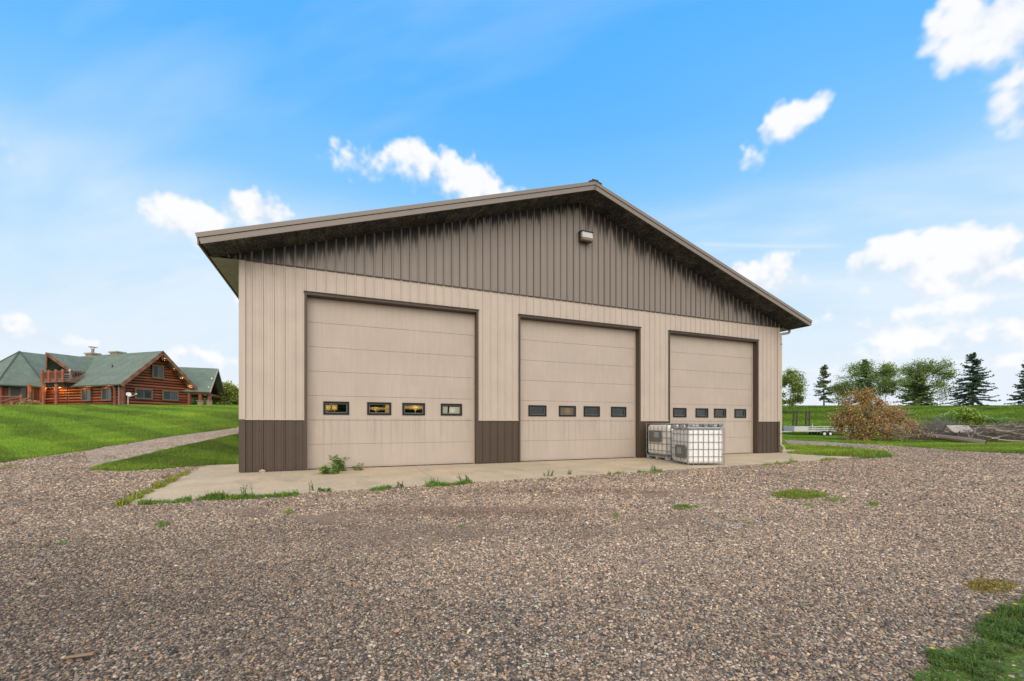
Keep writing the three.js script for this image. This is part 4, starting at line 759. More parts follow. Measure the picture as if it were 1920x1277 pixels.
  part('downspout', rod([-.45, -.2, .35], [-.45, EH - .25, .35], .055, .055, 6), dsp, house); part('downspout', rod([-.5, -.2, -8.2], [-.5, EH - .2, -8.2], .05, .05, 6), std({ color: lin(.06, .075, .07), roughness: .5 }), house);
  part('roof_vent', rod([1.6, rh(1.6) - .05, -4.2], [1.6, rh(1.6) + .32, -4.2], .07, .07, 6), darkW, house);
  // windows: frame, two sashes, two panes
  function win(x, y, z, w, h, ry, oneSide) {
    const g = grp('window', house, [x, y, z], ry), fr = [];
    for (const s of [-1, 1]) { fr.push(bx(w + .24, .12, .12, 0, s * (h / 2 + .06), .14)); fr.push(bx(.12, h, .12, s * (w / 2 + .06), 0, .14)); }
    part('window_frame', merged(fr), frameM, g);
    for (const s of [-1, 1]) { const sx = s * w / 4, sw = w / 2 - .01, sf = []; for (const q of [-1, 1]) { sf.push(bx(sw, .05, .05, sx, q * (h / 2 - .025), .12)); sf.push(bx(.05, h - .1, .05, sx + q * (sw / 2 - .025), 0, .12)); } part('sash', merged(sf), sashM, g); part('window_pane', bx(sw - .08, h - .08, .02, sx, 0, .11), s < 0 ? std({ color: lin(.03, .036, .036), roughness: .5 }) : paneM, g); }
    return g;
  }
  win(2.1, 1.62, .1, 1.62, .98, 0); win(5.05, 1.62, .1, 1.62, .98, 0); win(3.62, 4.35, .1, 1.05, 1.3, 0);
  win(-.1, 1.5, -2.0, 1.35, 1.25, -PI / 2); win(-.1, 1.5, -5.4, 1.35, 1.25, -PI / 2);
  // soffit lamps down the right rake
  const lamp = (x, y, z, k, m = lampM, col = new THREE.Color(1, .62, .3), r = .09) => { part('soffit_light', new THREE.SphereGeometry(r, 10, 6).scale(1, .45, 1), m, house, [x, y, z]); const l = new THREE.PointLight(col, k); l.position.copy(house.localToWorld(new THREE.Vector3(x, y - .14, z))); l.castShadow = true; scene.add(l); };
  house.updateMatrixWorld(true);
  for (const k of [.45, 1.55, 2.55, 3.5]) { const x = GW / 2 + k; lamp(x, rh(x) - .36, .62, .6, lampM, new THREE.Color(1, .6, .28), .075); }
  // dormer with balcony in front
  const DZ = -10.2, DR = 6.4, DE = 4.35, DW = 2.35, PX = -1.35;
  plane('dormer_roof', [[PX, DR, DZ], [GW / 2, DR, DZ], [GW / 2 - .85, DE - .02, DZ + DW], [PX + 1.1, DE, DZ + DW]]);
  plane('dormer_roof', [[PX, DR, DZ], [GW / 2, DR, DZ], [GW / 2 - .85, DE - .02, DZ - DW], [PX + 1.1, DE, DZ - DW]]);
  plane('dormer_rake', [[PX - .03, DR + .03, DZ], [PX + 1.07, DE + .03, DZ + DW], [PX + 1.14, DE + .03, DZ + DW], [PX + .05, DR + .03, DZ]], trimW, .34); plane('dormer_rake', [[PX - .03, DR + .03, DZ], [PX + 1.07, DE + .03, DZ - DW], [PX + 1.14, DE + .03, DZ - DW], [PX + .05, DR + .03, DZ]], trimW, .34);
  part('dormer_wall', new THREE.ExtrudeGeometry(new THREE.Shape([[-2, 2.6], [2, 2.6], [2, DE - .05], [0, DR - .35], [-2, DE - .05]].map((p) => new THREE.Vector2(...p))), { depth: .2, bevelEnabled: false }).rotateY(-PI / 2).translate(.75, 0, DZ), darkW, house);
  for (const s of [-1, 1]) part('dormer_wall', bx(3, 1.9, .2, 2.1, 3.4, DZ + s * 1.95), logMat[0], house);
  for (let k = 0; k < 6; k++) log([.6, 3.0 + k * .28, DZ + 2.08], [3.2, 3.0 + k * .28, DZ + 2.08], .14);
  part('dormer_glass', new THREE.ExtrudeGeometry(new THREE.Shape([[-1.5, 3.0], [1.5, 3.0], [1.5, DE + .1], [0, DR - .75], [-1.5, DE + .1]].map((p) => new THREE.Vector2(...p))), { depth: .04, bevelEnabled: false }).rotateY(-PI / 2).translate(.5, 0, DZ), paneM, house);
  for (const z of [-1.5, 0, 1.5]) part('mullion', bx(.1, (z ? 1.45 : 2.6), .1, .44, z ? 3.72 : 4.3, DZ + z), frameM, house);
  part('dormer_post', rod([.1, 3, DZ + 1.55], [.1, 4.9, DZ + 1.55], .09, .09, 8), std({ color: lin(.55, .42, .33), roughness: .6 }), house);
  const bal = grp('balcony', house), B0 = DZ - .2, B1 = DZ + 3.4, BX = -1.6;
  part('deck', bx(2.9, .22, B1 - B0, BX + 1.45, 2.98, (B0 + B1) / 2), trimW, bal); part('deck_beam', bx(2.6, .5, B1 - B0 - .3, BX + 1.5, 2.62, (B0 + B1) / 2), std({ color: lin(.02, .015, .015), roughness: .9 }), bal);
  for (const z of [B0, mix(B0, B1, .34), mix(B0, B1, .68), B1]) part('post', rod([BX, 2.85, z], [BX, 4.32, z], .15, .14, 8), logMat[1], bal);
  for (const y of [3.25, 4.1]) { part('rail', rod([BX, y, B0], [BX, y, B1], .06, .06, 6), trimW, bal); part('rail', rod([BX, y, B1], [.4, y, B1], .06, .06, 6), trimW, bal); }
  { const bal2 = []; for (let k = 0; k < 34; k++) { const z = mix(B0, B1, (k + .5) / 34); bal2.push(rod([BX, 3.25, z], [BX, 4.1, z], .032, .032, 5)); } for (let k = 0; k < 12; k++) { const x = mix(BX, .3, (k + .5) / 12); bal2.push(rod([x, 3.25, B1], [x, 4.1, B1], .032, .032, 5)); } tag(part('balusters', merged(bal2), logMat[2], bal), null, null, null, 'stuff'); }
  // white chair on the balcony
  house.updateMatrixWorld(true);
  { const q = house.localToWorld(new THREE.Vector3(-1.0, 3.1, B1 - .65)), c = thing('balcony_chair', 'white slatted chair standing at the right end of the balcony', 'chair', [q.x, q.y, q.z], turn - 1.9), wm = std({ color: lin(.75, .75, .78), roughness: .5 }); for (const x of [-.3, .3]) for (const z of [-.3, .3]) part('leg', bx(.07, .45, .07, x, .225, z), wm, c); for (let k = 0; k < 4; k++) part('back_slat', bx(.12, .85, .04, -.24 + k * .16, .9, -.3), wm, c); part('seat', bx(.66, .06, .64, 0, .47, 0), wm, c); for (const x of [-.34, .34]) part('armrest', bx(.1, .05, .7, x, .75, 0), wm, c); }
  // cross wing with an eight-sided end to the left
  const TZ = -16.7, TX = -.6, TR = 4.9, TH = RH + .1, TE = EH - .05, pts = []; for (let k = 0; k <= 4; k++) { const a = PI / 2 + k * PI / 4; pts.push([TX + TR * cos(a), TE, TZ + TR * sin(a)]); }
  plane('wing_roof', [[TX, TH, TZ], [GW / 2 + 1, TH, TZ], [GW / 2 + 1, TE, TZ + TR], pts[0]]); plane('wing_roof', [[TX, TH, TZ], [GW / 2 + 1, TH, TZ], [GW / 2 + 1, TE, TZ - TR], pts[4]]);
  for (let k = 0; k < 4; k++) { plane('turret_roof', [[TX, TH, TZ], pts[k], pts[k + 1]]); }
  for (let k = 0; k < 5; k++) part('hip_cap', rod([TX, TH + .02, TZ], [pts[k][0], TE + .02, pts[k][2]], .07, .07, 5), std({ color: lin(.08, .11, .09), roughness: .9 }), house);
  for (let k = 0; k < 4; k++) part('gutter', rod([pts[k][0], TE - .1, pts[k][2]], [pts[k + 1][0], TE - .1, pts[k + 1][2]], .09, .09, 6), gutterM, house); part('gutter', rod([pts[0][0], TE - .1, pts[0][2]], [.4, TE - .1, pts[0][2]], .09, .09, 6), gutterM, house);
  // set-back walls and porch below the wing
  { const q = (k, r) => { const a = PI / 2 + k * PI / 4; return [TX + r * cos(a), TZ + r * sin(a)]; };
    for (let k = 0; k < 4; k++) { const a = q(k, 3.9), b = q(k + 1, 3.9), w = part('wall', bx(hypot(a[0] - b[0], a[1] - b[1]), 3.2, .2, 0, 0, 0), darkW, house, [(a[0] + b[0]) / 2, 1.0, (a[1] + b[1]) / 2]); w.rotation.y = -atan2(b[1] - a[1], b[0] - a[0]); for (let j = 0; j < 3; j++) log([a[0] * 1.0, .18 + j * LS, a[1]], [b[0], .18 + j * LS, b[1]], .16); const mx = (a[0] + b[0]) / 2, mz = (a[1] + b[1]) / 2, dx = mx - TX, dz = mz - TZ, dl = hypot(dx, dz); const wn = win(mx + dx / dl * .08, 1.75, mz + dz / dl * .08, 1.7, 1.25, atan2(dx, dz)); wn.name = 'window'; }
    for (let k = 0; k <= 4; k++) { const p = q(k, 3.95); part('corner_post', rod([p[0], -.2, p[1]], [p[0], TE, p[1]], .2, .2, 8), logMat[0], house); } }
  part('porch_wall', bx(.2, 3, 3.2, .35, 1.2, TZ + 5.6), darkW, house); for (let j = 0; j < 8; j++) log([.1, .17 + j * LS, TZ + 4.2], [.1, .17 + j * LS, TZ + 6], .16);
  part('porch_door', bx(.1, 2.1, 1.1, .2, 1.05, TZ + 6.5), std({ color: lin(.14, .07, .03), roughness: .6 }), house);
  part('porch_deck', bx(2.4, .25, 6, -1.0, -.12, TZ + 6.4), darkW, house); for (const z of [TZ + 4.6, TZ + 7.2, TZ + 9.4]) part('porch_post', rod([-1.9, -.3, z], [-1.9, EH, z], .18, .17, 8), logMat[1], house);
  part('porch_rail', rod([-1.9, .95, TZ + 7.2], [-1.9, .95, TZ + 9.4], .06), trimW, house);
  for (const [x, z] of [[-.9, TZ + 5.4], [-1.1, TZ + 7.6], [-1.4, TZ + 9.0], [-1.5, TZ + 3.4], [-.6, TZ + 6.8]]) lamp(x, EH - .35, z, 2.6, porchM, new THREE.Color(1, .45, .1), .14);
  for (const z of [-2.1, -5.6]) lamp(-.42, EH - .12, z, .8, porchM, new THREE.Color(1, .4, .1), .06);
  // chimneys
  const chim = (x, z, y0, y1, w, d, pipe) => { const c = grp('chimney', house, [x, 0, z]); part('stack', bx(w, y1 - y0, d, 0, (y0 + y1) / 2, 0), stoneM, c); part('cap', bx(w + .25, .16, d + .25, 0, y1 + .08, 0), std({ color: lin(.4, .34, .28), roughness: .9 }), c); if (pipe) { part('flue', rod([0, y1 + .1, 0], [0, y1 + .75, 0], .16, .16, 8), stoneM, c); part('flue_cover', bx(.75, .05, .6, 0, y1 + .95, 0), std({ color: lin(.2, .2, .2), roughness: .5 }), c); part('flue_legs', merged([bx(.03, .2, .03, .2, y1 + .83, 0), bx(.03, .2, .03, -.2, y1 + .83, 0)]), chink, c); } };
  chim(GW / 2 + .9, -12.9, 5, 7.2, .9, 1.2, true); chim(GW / 2 + 1.1, -8.6, 5, 7.2, .9, 1.3, false);
  // rear porch: a separate gable turned away from the main wing
  const P = grp('rear_porch', house); {
    const A = atd(333, 688, 57.4), w2l = (p) => house.worldToLocal(new THREE.Vector3(...p)), dir = [.93, .37], nrm = [.37, -.93];
    const wp = (a, b, y) => { const q = w2l([A[0] + dir[0] * a + nrm[0] * b, 0, A[2] - dir[1] * a - nrm[1] * b]); return [q.x, y - hb, q.z]; };
    const ry = A[1], ey = 5.25, hwid = 4.0, Ln = 4.55;
    plane('roof', [wp(-1, 0, ry), wp(Ln, 0, ry), wp(Ln, hwid, ey), wp(-1, hwid, ey)], roofMat, .16, P); plane('roof', [wp(-1, 0, ry), wp(Ln, 0, ry), wp(Ln, -hwid, ey), wp(-1, -hwid, ey)], roofMat, .16, P);
    plane('rake_board', [wp(Ln + .05, 0, ry + .02), wp(Ln + .05, hwid + .05, ey), wp(Ln, hwid + .05, ey), wp(Ln, 0, ry + .02)], std({ color: lin(.5, .42, .36), roughness: .6 }), .24, P); plane('rake_board', [wp(Ln + .05, 0, ry + .02), wp(Ln + .05, -hwid, ey), wp(Ln, -hwid, ey), wp(Ln, 0, ry + .02)], trimW, .3, P);
    { const v = [wp(Ln - .7, hwid - .4, ey - .05), wp(Ln - .7, -hwid + .4, ey - .05), wp(Ln - .7, 0, ry - .3)], g = new THREE.BufferGeometry(); g.setAttribute('position', new THREE.Float32BufferAttribute(v.flat(), 3)); g.setIndex([0, 1, 2, 0, 2, 1]); g.computeVertexNormals(); part('gable_boards', g.toNonIndexed(), logMat[0], P); }
    for (const b of [hwid - .5, -hwid + .5]) { const u = wp(-.6, b, ey - .2), v = wp(Ln - .3, b, ey - .2); part('beam', rod(u, v, .2, .2, 8), logMat[2], P); }
    { const u = wp(Ln - .6, hwid - .4, ey - .25), v = wp(Ln - .6, -hwid + .4, ey - .25); part('beam', rod(u, v, .22, .22, 8), logMat[0], P); }
    for (const [a, b] of [[Ln - 1.15, hwid - .5], [Ln - .25, hwid - .9]]) { const f = wp(a, b, hb - .4), m = wp(a, b, hb + 1.05), t = wp(a, b, ey - .2); part('post', rod(m, t, .24, .22, 8), logMat[0], P); part('stone_base', bx(.42, 1.55, .42, m[0], m[1] - .72, m[2]), stoneM, P); part('post_cap', bx(.52, .1, .52, m[0], m[1] + .08, m[2]), stoneM, P); }
    for (const [a, b, y] of [[Ln - .3, hwid * .45, 7.4], [Ln - .3, hwid * .8, 6.1]]) { const q = wp(a, b, y - .2); part('soffit_light', new THREE.SphereGeometry(.09, 8, 6), lampM, P, q); }
  }
  // railings of the wooden ramp to the porch
  const ramp = thing('ramp_railing', 'red brown wooden ramp with sloping handrails at the left edge before the porch', 'ramp', [0, 0, 0]);
  const rp = (px, py, d) => atd(px, py, d), rw = std({ map: wood([.3, .085, .04], 551), roughness: .6 });
  for (const [a, b, d0, d1] of [[[-12, 756], [40, 744], 44, 46], [[-12, 764], [58, 745], 43, 46], [[-5, 743.5], [36, 743.5], 47.5, 47.5]]) { part('handrail', rod(rp(a[0], a[1], d0), rp(b[0], b[1], d1), .06, .06, 6), trimW, ramp); part('lower_rail', rod(rp(a[0], a[1] + 9, d0), rp(b[0], b[1] + 9, d1), .05, .05, 6), rw, ramp); const n = 14, bal = []; for (let k = 0; k < n; k++) { const t = (k + .5) / n, u = rp(mix(a[0], b[0], t), mix(a[1], b[1], t), mix(d0, d1, t)); bal.push(rod(u, [u[0], u[1] - .55, u[2]], .025, .025, 4)); } tag(part('balusters', merged(bal), rw, ramp), null, null, null, 'stuff'); }
  for (const [px, py, d] of [[23, 753, 43.5], [40, 740, 46], [55, 738, 46.2], [2, 757, 43.2]]) { const u = rp(px, py, d); part('post', rod([u[0], u[1] - 1.5, u[2]], u, .15, .14, 8), logMat[1], ramp); }
  { const a = rp(-12, 770, 43), b = rp(55, 762, 46), g = rod([a[0], a[1] - .3, a[2]], [b[0], b[1] - .2, b[2]], .5, .5, 4).scale(1, 1, 1); part('ramp_skirt', g, darkW, ramp); }
  // satellite dish on its pole
  const s0 = atd(240, 765, 45.5), gy = land(s0[0], 45.5), dish = thing('satellite_dish', 'white satellite dish on a short pole in front of the log gable', 'satellite dish', [s0[0], gy - .05, s0[2]], .5), wm = std({ color: lin(.72, .72, .7), roughness: .5 });
  part('pole', rod([0, 0, 0], [0, 1.15, 0], .032, .03, 8), wm, dish); part('reflector', (() => { const p = []; for (let k = 0; k <= 6; k++) { const r = k / 6 * .23; p.push(new THREE.Vector2(r, r * r * .35)); } for (let k = 6; k >= 0; k--) { const r = k / 6 * .23; p.push(new THREE.Vector2(r, r * r * .35 - .02)); } return new THREE.LatheGeometry(p, 20).rotateX(PI / 2 - .4).rotateY(.5).translate(.08, 1.3, .1); })(), wm, dish); part('feed_arm', rod([.08, 1.0, .12], [.75, 1.3, .5], .025, .02, 6), wm, dish); part('receiver', rbx(.16, .1, .1, .02, .78, 1.34, .52), wm, dish);
  for (const [px, label] of [[112, 'leftmost of the pale landscaping stones along the log wall'], [134, 'whitest of the pale landscaping stones along the log wall'], [139, 'rightmost of the pale landscaping stones along the log wall']]) { const u = atd(px, 762, 46.5), y = land(u[0], 46.5), g = new THREE.DodecahedronGeometry(.2, 1).scale(1.3, .7, 1); tag(part('landscape_stone', g, std({ color: lin(.6, .58, .54), roughness: .9 }), scene, [u[0], y + .06, u[2]]), label, 'stone'); }
}
// ---------------------------------------------------------------- trees
function spruce(label, px, d, top, halfPx, seed, group, tint = [1, 1, 1], sparse = 1, base) {
  const R = rng(seed), X = (px - CX) / F * d, y0 = land(X, d) - .1, H = EYE + (HY - top) / F * d - y0, r = halfPx / F * d;
  const t = thing('spruce_tree', label, 'spruce tree', [X, y0, -d], 0, group), tr = new TB(), cr = new TB();
  tr.stick([0, 0, 0], [0, H * .5, 0], .17 * H / 9, .1 * H / 9, [.07, .055, .045], 7); tr.stick([0, H * .5, 0], [0, H * .99, 0], .1 * H / 9, .015, [.07, .055, .045], 6);
  const b0 = (base ?? .07) * H;
  for (let y = b0; y < H * .985;) {
    const f = (y - b0) / (H - b0), n = 5 + floor(R() * 3), len0 = r * (1 - f) ** .82 * mix(.7, 1, ss(0, .12, f)) + .12;
    for (let k = 0; k < n; k++) {
      if (R() > sparse * .8) continue;
      const a = R() * 6.28, len = len0 * (.5 + .55 * R()), rise = mix(-.02, .55, f) + (R() - .5) * .55, m = max(3, floor(len / .3)); let p = [0, y + (R() - .5) * .7 * H / 9, 0];
      for (let j = 0; j < m; j++) {
        const s = (j + 1) / m, q = [cos(a) * len * s, p[1] + len / m * (rise - .35 * sin(s * 2.6) + .35 * s * s), sin(a) * len * s];
        if (len > .5) tr.stick(p, q, .02 * (1.2 - s), .02 * (1.1 - s), [.075, .06, .045], 3);
        const wd = (.2 + .34 * sin(min(1, s + .12) * PI) * min(1, len / 1.4)) * (.7 + .6 * R()), kk = .65 + .75 * R(), young = s > .75 ? 1.3 : 1;
        const c = [.075 * kk * young * tint[0], .122 * kk * young * tint[1], .066 * kk * tint[2]];
        for (let w = 0; w < 5; w++) { const sd = w % 2 ? 1 : -1, bb = a + sd * (.6 + .7 * R()), l = wd * (.7 + .6 * R()), z = p.map((v, i) => mix(v, q[i], R())), tip = [z[0] + cos(bb) * l, z[1] + .1 - .36 * R(), z[2] + sin(bb) * l], o = .055; cr.tri([z[0] - sin(bb) * o, z[1] + .02, z[2] + cos(bb) * o], [z[0] + sin(bb) * o, z[1] - .1, z[2] - cos(bb) * o], tip, c); cr.tri([z[0], z[1] + .09, z[2]], [z[0], z[1] - .09, z[2]], [tip[0], tip[1] + .03, tip[2]], [c[0] * .85, c[1] * .85, c[2] * .85]); }
        p = q;
      }
    }
    y += mix(.3, .16, f) * H / 9;
  }
  part('trunk', tr.geo(), bladeMat, t); part('crown', cr.geo(), bladeMat, t); return t;
}
function leafTree(label, px, d, top, halfPx, seed, o = {}) {
  const R = rng(seed), X = (px - CX) / F * d, y0 = land(X, d) - .1, H = EYE + (HY - top) / F * d - y0, r = halfPx / F * d, c = (o.col ?? [.085, .13, .03]).map((v, i) => v * [2.7, 2.5, 2][i]);
  const t = thing(o.name ?? 'leafy_tree', label, o.cat ?? 'tree', [X, y0, -d], 0, o.group), tr = new TB(), cr = new TB(), tips = [], bark = o.bark ?? [.1, .085, .07];
  const grow = (p, dir, len, rad, lv) => {
    const n = 3; let a = p, v = dir;
    for (let k = 0; k < n; k++) { const b = [0, 1, 2].map((i) => a[i] + v[i] * len / n); tr.stick(a, b, rad * (1 - k * .2), rad * (1 - (k + 1) * .2), bark, lv ? 4 : 7); a = b; v = v.map((q, i) => q + (R() - .5) * .35 + (i === 1 ? .06 : 0)); const l = hypot(...v); v = v.map((q) => q / l); if (lv >= 1) tips.push(a); }
    if (lv < 3) { const m = lv === 0 ? (o.limbs ?? 8) : 4; for (let k = 0; k < m; k++) { const s = R() * 6.28, e = lv === 0 ? mix(.1, 1.15, R()) : mix(-.3, .8, R()), w = [cos(s) * cos(e), sin(e), sin(s) * cos(e)]; const bs = lv === 0 ? p.map((q, i) => mix(q, a[i], mix(o.fork ?? .1, 1, (k + .5) / m))) : a; const nd = lv === 0 ? w : w.map((q, i) => q * .75 + v[i] * .6); const l = hypot(...nd); grow(bs, nd.map((q) => q / l), lv === 0 ? len * .75 : len * .62, rad * .5, lv + 1); } }
  };
  grow([0, 0, 0], [0, 1, 0], H * .5, .016 * H + .03, 0);
  // fit the limbs to the crown's size
  let mr = 0, my = 0; for (const q of tips) { mr = max(mr, hypot(q[0], q[2])); my = max(my, q[1]); }
  const sx = r / (mr + .2), sy = H * .97 / my, fit = (arr) => { for (let i = 0; i < arr.length; i += 3) { arr[i] *= sx; arr[i + 1] *= sy; arr[i + 2] *= sx; } };
  fit(tr.p);
  const low = (o.low ?? .16) * .5 * H, n = (o.n ?? 5200) * 2.2, ls = (o.leaf ?? .2) * 1.15;
  // clumps of foliage through the crown's volume
  const clumps = Array.from({ length: 34 }, () => { const a = R() * 6.28, e = R() * 2.5 - 1.05, q = .35 + .6 * sqrt(R()), y = H * (.53 + .43 * sin(e) * q), w = r * cos(e) * q * (1 - .25 * clamp(y / H)); return [cos(a) * w, y, sin(a) * w, max(.35, r * (.22 + .2 * R()))]; });
  for (let k = 0; k < n; k++) {
    let q = tips[floor(R() * tips.length)], p; const sp = .75 * (o.spread ?? 1);
    if (k % 5 < 3) { const c2 = clumps[floor(R() * clumps.length)], g = () => (R() + R() + R() - 1.5) * .62; q = [c2[0] / sx, c2[1] / sy, c2[2] / sx]; p = [c2[0] + g() * c2[3], c2[1] + g() * c2[3] * .8, c2[2] + g() * c2[3]]; }
    else p = [q[0] * sx + (R() + R() - 1) * sp, q[1] * sy + (R() + R() - 1) * sp * .8, q[2] * sx + (R() + R() - 1) * sp];
    if (p[1] < low) continue;
    const cl = hash(floor(q[0] * 1.3), floor(q[1] * 1.3), floor(q[2] * 1.3) + seed), kk = (.55 + .6 * R()) * (.75 + .5 * cl), u = R() * 6.28, e = (R() - .5) * 2, s = ls * (.6 + .7 * R()), A = [cos(u) * cos(e) * s, sin(e) * s, sin(u) * cos(e) * s], Bv = [-sin(u) * s * .4, (R() - .5) * s * .5, cos(u) * s * .4];
    cr.quad(p, [p[0] + A[0] * .5 + Bv[0], p[1] + A[1] * .5 + Bv[1], p[2] + A[2] * .5 + Bv[2]], [p[0] + A[0], p[1] + A[1], p[2] + A[2]], [p[0] + A[0] * .5 - Bv[0], p[1] + A[1] * .5 - Bv[1], p[2] + A[2] * .5 - Bv[2]], [c[0] * kk, c[1] * kk, c[2] * kk]);
  }
  part('trunk', tr.geo(), bladeMat, t); part('crown', cr.geo(), leafMat, t); return t;
}
leafTree('loose light green tree showing just right of the downspout', 1480, 62, 688, 28, 601, { col: [.12, .165, .035], n: 3600, low: .2, limbs: 7 });
spruce('thin sparse spruce with a bare trunk, left of the leafy clump', 1545, 74, 684, 30, 602, 'spruces on the hill crest', [1.3, 1.2, .85], .42, .12);
leafTree('broad leafy tree spreading around the spruce above the brown fallen tree', 1624, 80, 677, 62, 603, { col: [.105, .16, .035], n: 6500, low: .1, limbs: 9 });
spruce('dense dark spruce in front of the broad leafy tree above the fallen tree', 1622, 76, 675, 27, 604, 'spruces on the hill crest', [1.5, 1.4, .95], 1, .04);
leafTree('slim light green tree at the right edge of the leafy clump', 1660, 79, 680, 20, 605, { col: [.11, .16, .035], n: 2200, low: .15, limbs: 6 });
leafTree('low leafy sapling between the thin spruce and the clump', 1572, 79, 718, 20, 606, { col: [.1, .14, .035], n: 1200, low: .1, limbs: 6 });
leafTree('round bright leafy tree in the middle of the right hill crest', 1738, 80, 671, 52, 607, { col: [.11, .165, .035], n: 6500, low: .1, limbs: 9 });
spruce('wide drooping spruce standing before the round bright leafy tree', 1722, 76, 700, 42, 608, 'spruces on the hill crest', [1.75, 1.55, .95], 1, .03);
spruce('tall open blue green spruce, second from the right edge', 1824, 75, 662, 50, 609, 'spruces on the hill crest', [.85, .95, 1.15], .82, .06);
spruce('spruce cut off by the right edge of the photo', 1928, 75, 672, 34, 610, 'spruces on the hill crest', [.85, .95, 1.15], .9, .06);
leafTree('bushy green tree between the log house porch and the metal building', 426, 64, 720, 30, 611, { col: [.19, .22, .045], n: 4600, low: .02, limbs: 9, leaf: .24, spread: 1.3 });
leafTree('dark green bush seen under the rear porch of the log house', 380, 72, 738, 34, 612, { col: [.07, .11, .03], n: 3600, low: .0, limbs: 9, leaf: .24, spread: 1.4, name: 'bush', cat: 'bush' });
leafTree('dark shrub right of the porch tree, at the metal building edge', 452, 66, 738, 18, 613, { col: [.08, .12, .03], n: 2200, low: 0, limbs: 8, leaf: .22, spread: 1.3, name: 'bush', cat: 'bush' });
leafTree('brown and tan shrub beside the ramp at the log porch', 48, 44.5, 752, 16, 614, { col: [.22, .17, .09], n: 700, low: 0, limbs: 6, leaf: .1, spread: .6, name: 'shrub', cat: 'shrub' });
leafTree('small flowering shrub under the log wall left of the windows', 66, 45, 753, 6, 615, { col: [.24, .16, .1], n: 350, low: 0, limbs: 6, leaf: .1, spread: .5, name: 'shrub', cat: 'shrub' });
leafTree('yellow green bush behind the grey brush pile, upper one', 1817, 38, 764, 28, 616, { col: [.15, .21, .03], n: 2600, low: .1, limbs: 8, leaf: .13, spread: .6, name: 'bush', cat: 'bush' });
leafTree('pale thin bush left of the yellow green bush behind the brush pile', 1782, 40, 768, 24, 617, { col: [.15, .24, .04], n: 900, low: .05, limbs: 7, leaf: .12, spread: .6, name: 'bush', cat: 'bush' });
leafTree('low green bush right of the yellow green bush behind the branches', 1862, 37, 778, 30, 618, { col: [.09, .17, .03], n: 1500, low: .0, limbs: 7, leaf: .12, spread: .6, name: 'bush', cat: 'bush' });

// ---------------------------------------------------------------- trailers
{
  const a = ground(1490, 818), dd = a[1], base = land(a[0], dd), X0 = (1489 - CX) / F * dd, X1 = (1580 - CX) / F * dd, Ln = X1 - X0 + 1.2;
  const t = thing('utility_trailer', 'silver aluminium utility trailer with rails and white wheels, partly behind the fallen tree', 'trailer', [X0, base, -dd], -.05);
  const al = std({ color: lin(.52, .52, .5), metalness: .25, roughness: .5 }), dk = std({ color: lin(.02, .02, .02), roughness: .9 });
  part('bed', rbx(Ln, .09, 1.9, .02, Ln / 2, .5, -.98), al, t); part('front_panel', rbx(.05, .62, 1.9, .02, .02, .78, -.98), al, t);
  for (const z of [0, -1.96]) { part('side_panel', rbx(1.4, .55, .03, .01, .72, .75, z), al, t); for (const y of [.6, .8, 1.0]) part('side_rail', rbx(Ln - 1.42, .07, .04, .015, 1.42 + (Ln - 1.42) / 2, y, z), al, t); for (let k = 0; k < 6; k++) part('stake', rbx(.05, .5, .05, .01, 1.5 + k * (Ln - 1.6) / 5, .79, z - .02 * (z ? -1 : 1)), al, t); }
  for (const z of [.06, -2.05]) { for (const x of [3.02, 3.62]) { const w = grp('wheel', t, [x, .27, z]); part('tyre', new THREE.TorusGeometry(.2, .085, 8, 20), dk, w); part('rim', new THREE.CylinderGeometry(.16, .16, .1, 16).rotateX(PI / 2), std({ color: lin(.7, .7, .7), roughness: .5 }), w); } part('mudguard', rbx(1.35, .05, .24, .02, 3.32, .6, z), al, t); }
  part('tongue', merged([rod([.05, .45, -.4], [-1.3, .45, -.98], .05), rod([.05, .45, -1.56], [-1.3, .45, -.98], .05)]), al, t); part('tail_post', bx(.06, .8, .06, 3.1, .95, -1.95), al, t);
  const d2 = dd + 4, b2 = land((1470 - CX) / F * d2, d2), xa = (1440 - CX) / F * d2;
  const s = thing('flatbed_trailer', 'dark red flatbed trailer with two upright ladder ramps behind the silver trailer', 'trailer', [xa, b2, -d2], -.03);
  const red = std({ color: lin(.085, .03, .022), roughness: .7 }), blk = std({ color: lin(.045, .035, .03), roughness: .8 });
  part('bed', rbx(5.2, .16, 2, .02, 1.6, .62, -1), red, s); for (const z of [.02, -2.02]) part('side_beam', rbx(5.2, .12, .08, .02, 1.6, .56, z), blk, s);
  for (const x of [.2, 1.0]) for (const z of [.05, -2.05]) { const w = grp('wheel', s, [x, .3, z]); part('tyre', new THREE.TorusGeometry(.22, .09, 8, 18), dk, w); part('rim', new THREE.CylinderGeometry(.17, .17, .1, 14).rotateX(PI / 2), blk, w); }
  for (const px of [1490, 1513.5]) { const x = (px - CX) / F * d2 - xa, r = grp('loading_ramp', s, [x, .68, -.1]); for (const e of [-.2, .2]) part('ramp_side', rbx(.11, 1.85, .09, .01, e, .9, 0), blk, r); for (let k = 0; k < 7; k++) part('rung', rbx(.36, .085, .05, .01, 0, .14 + k * .27, 0), blk, r); r.rotation.z = px < 1500 ? -.06 : -.04; }
}
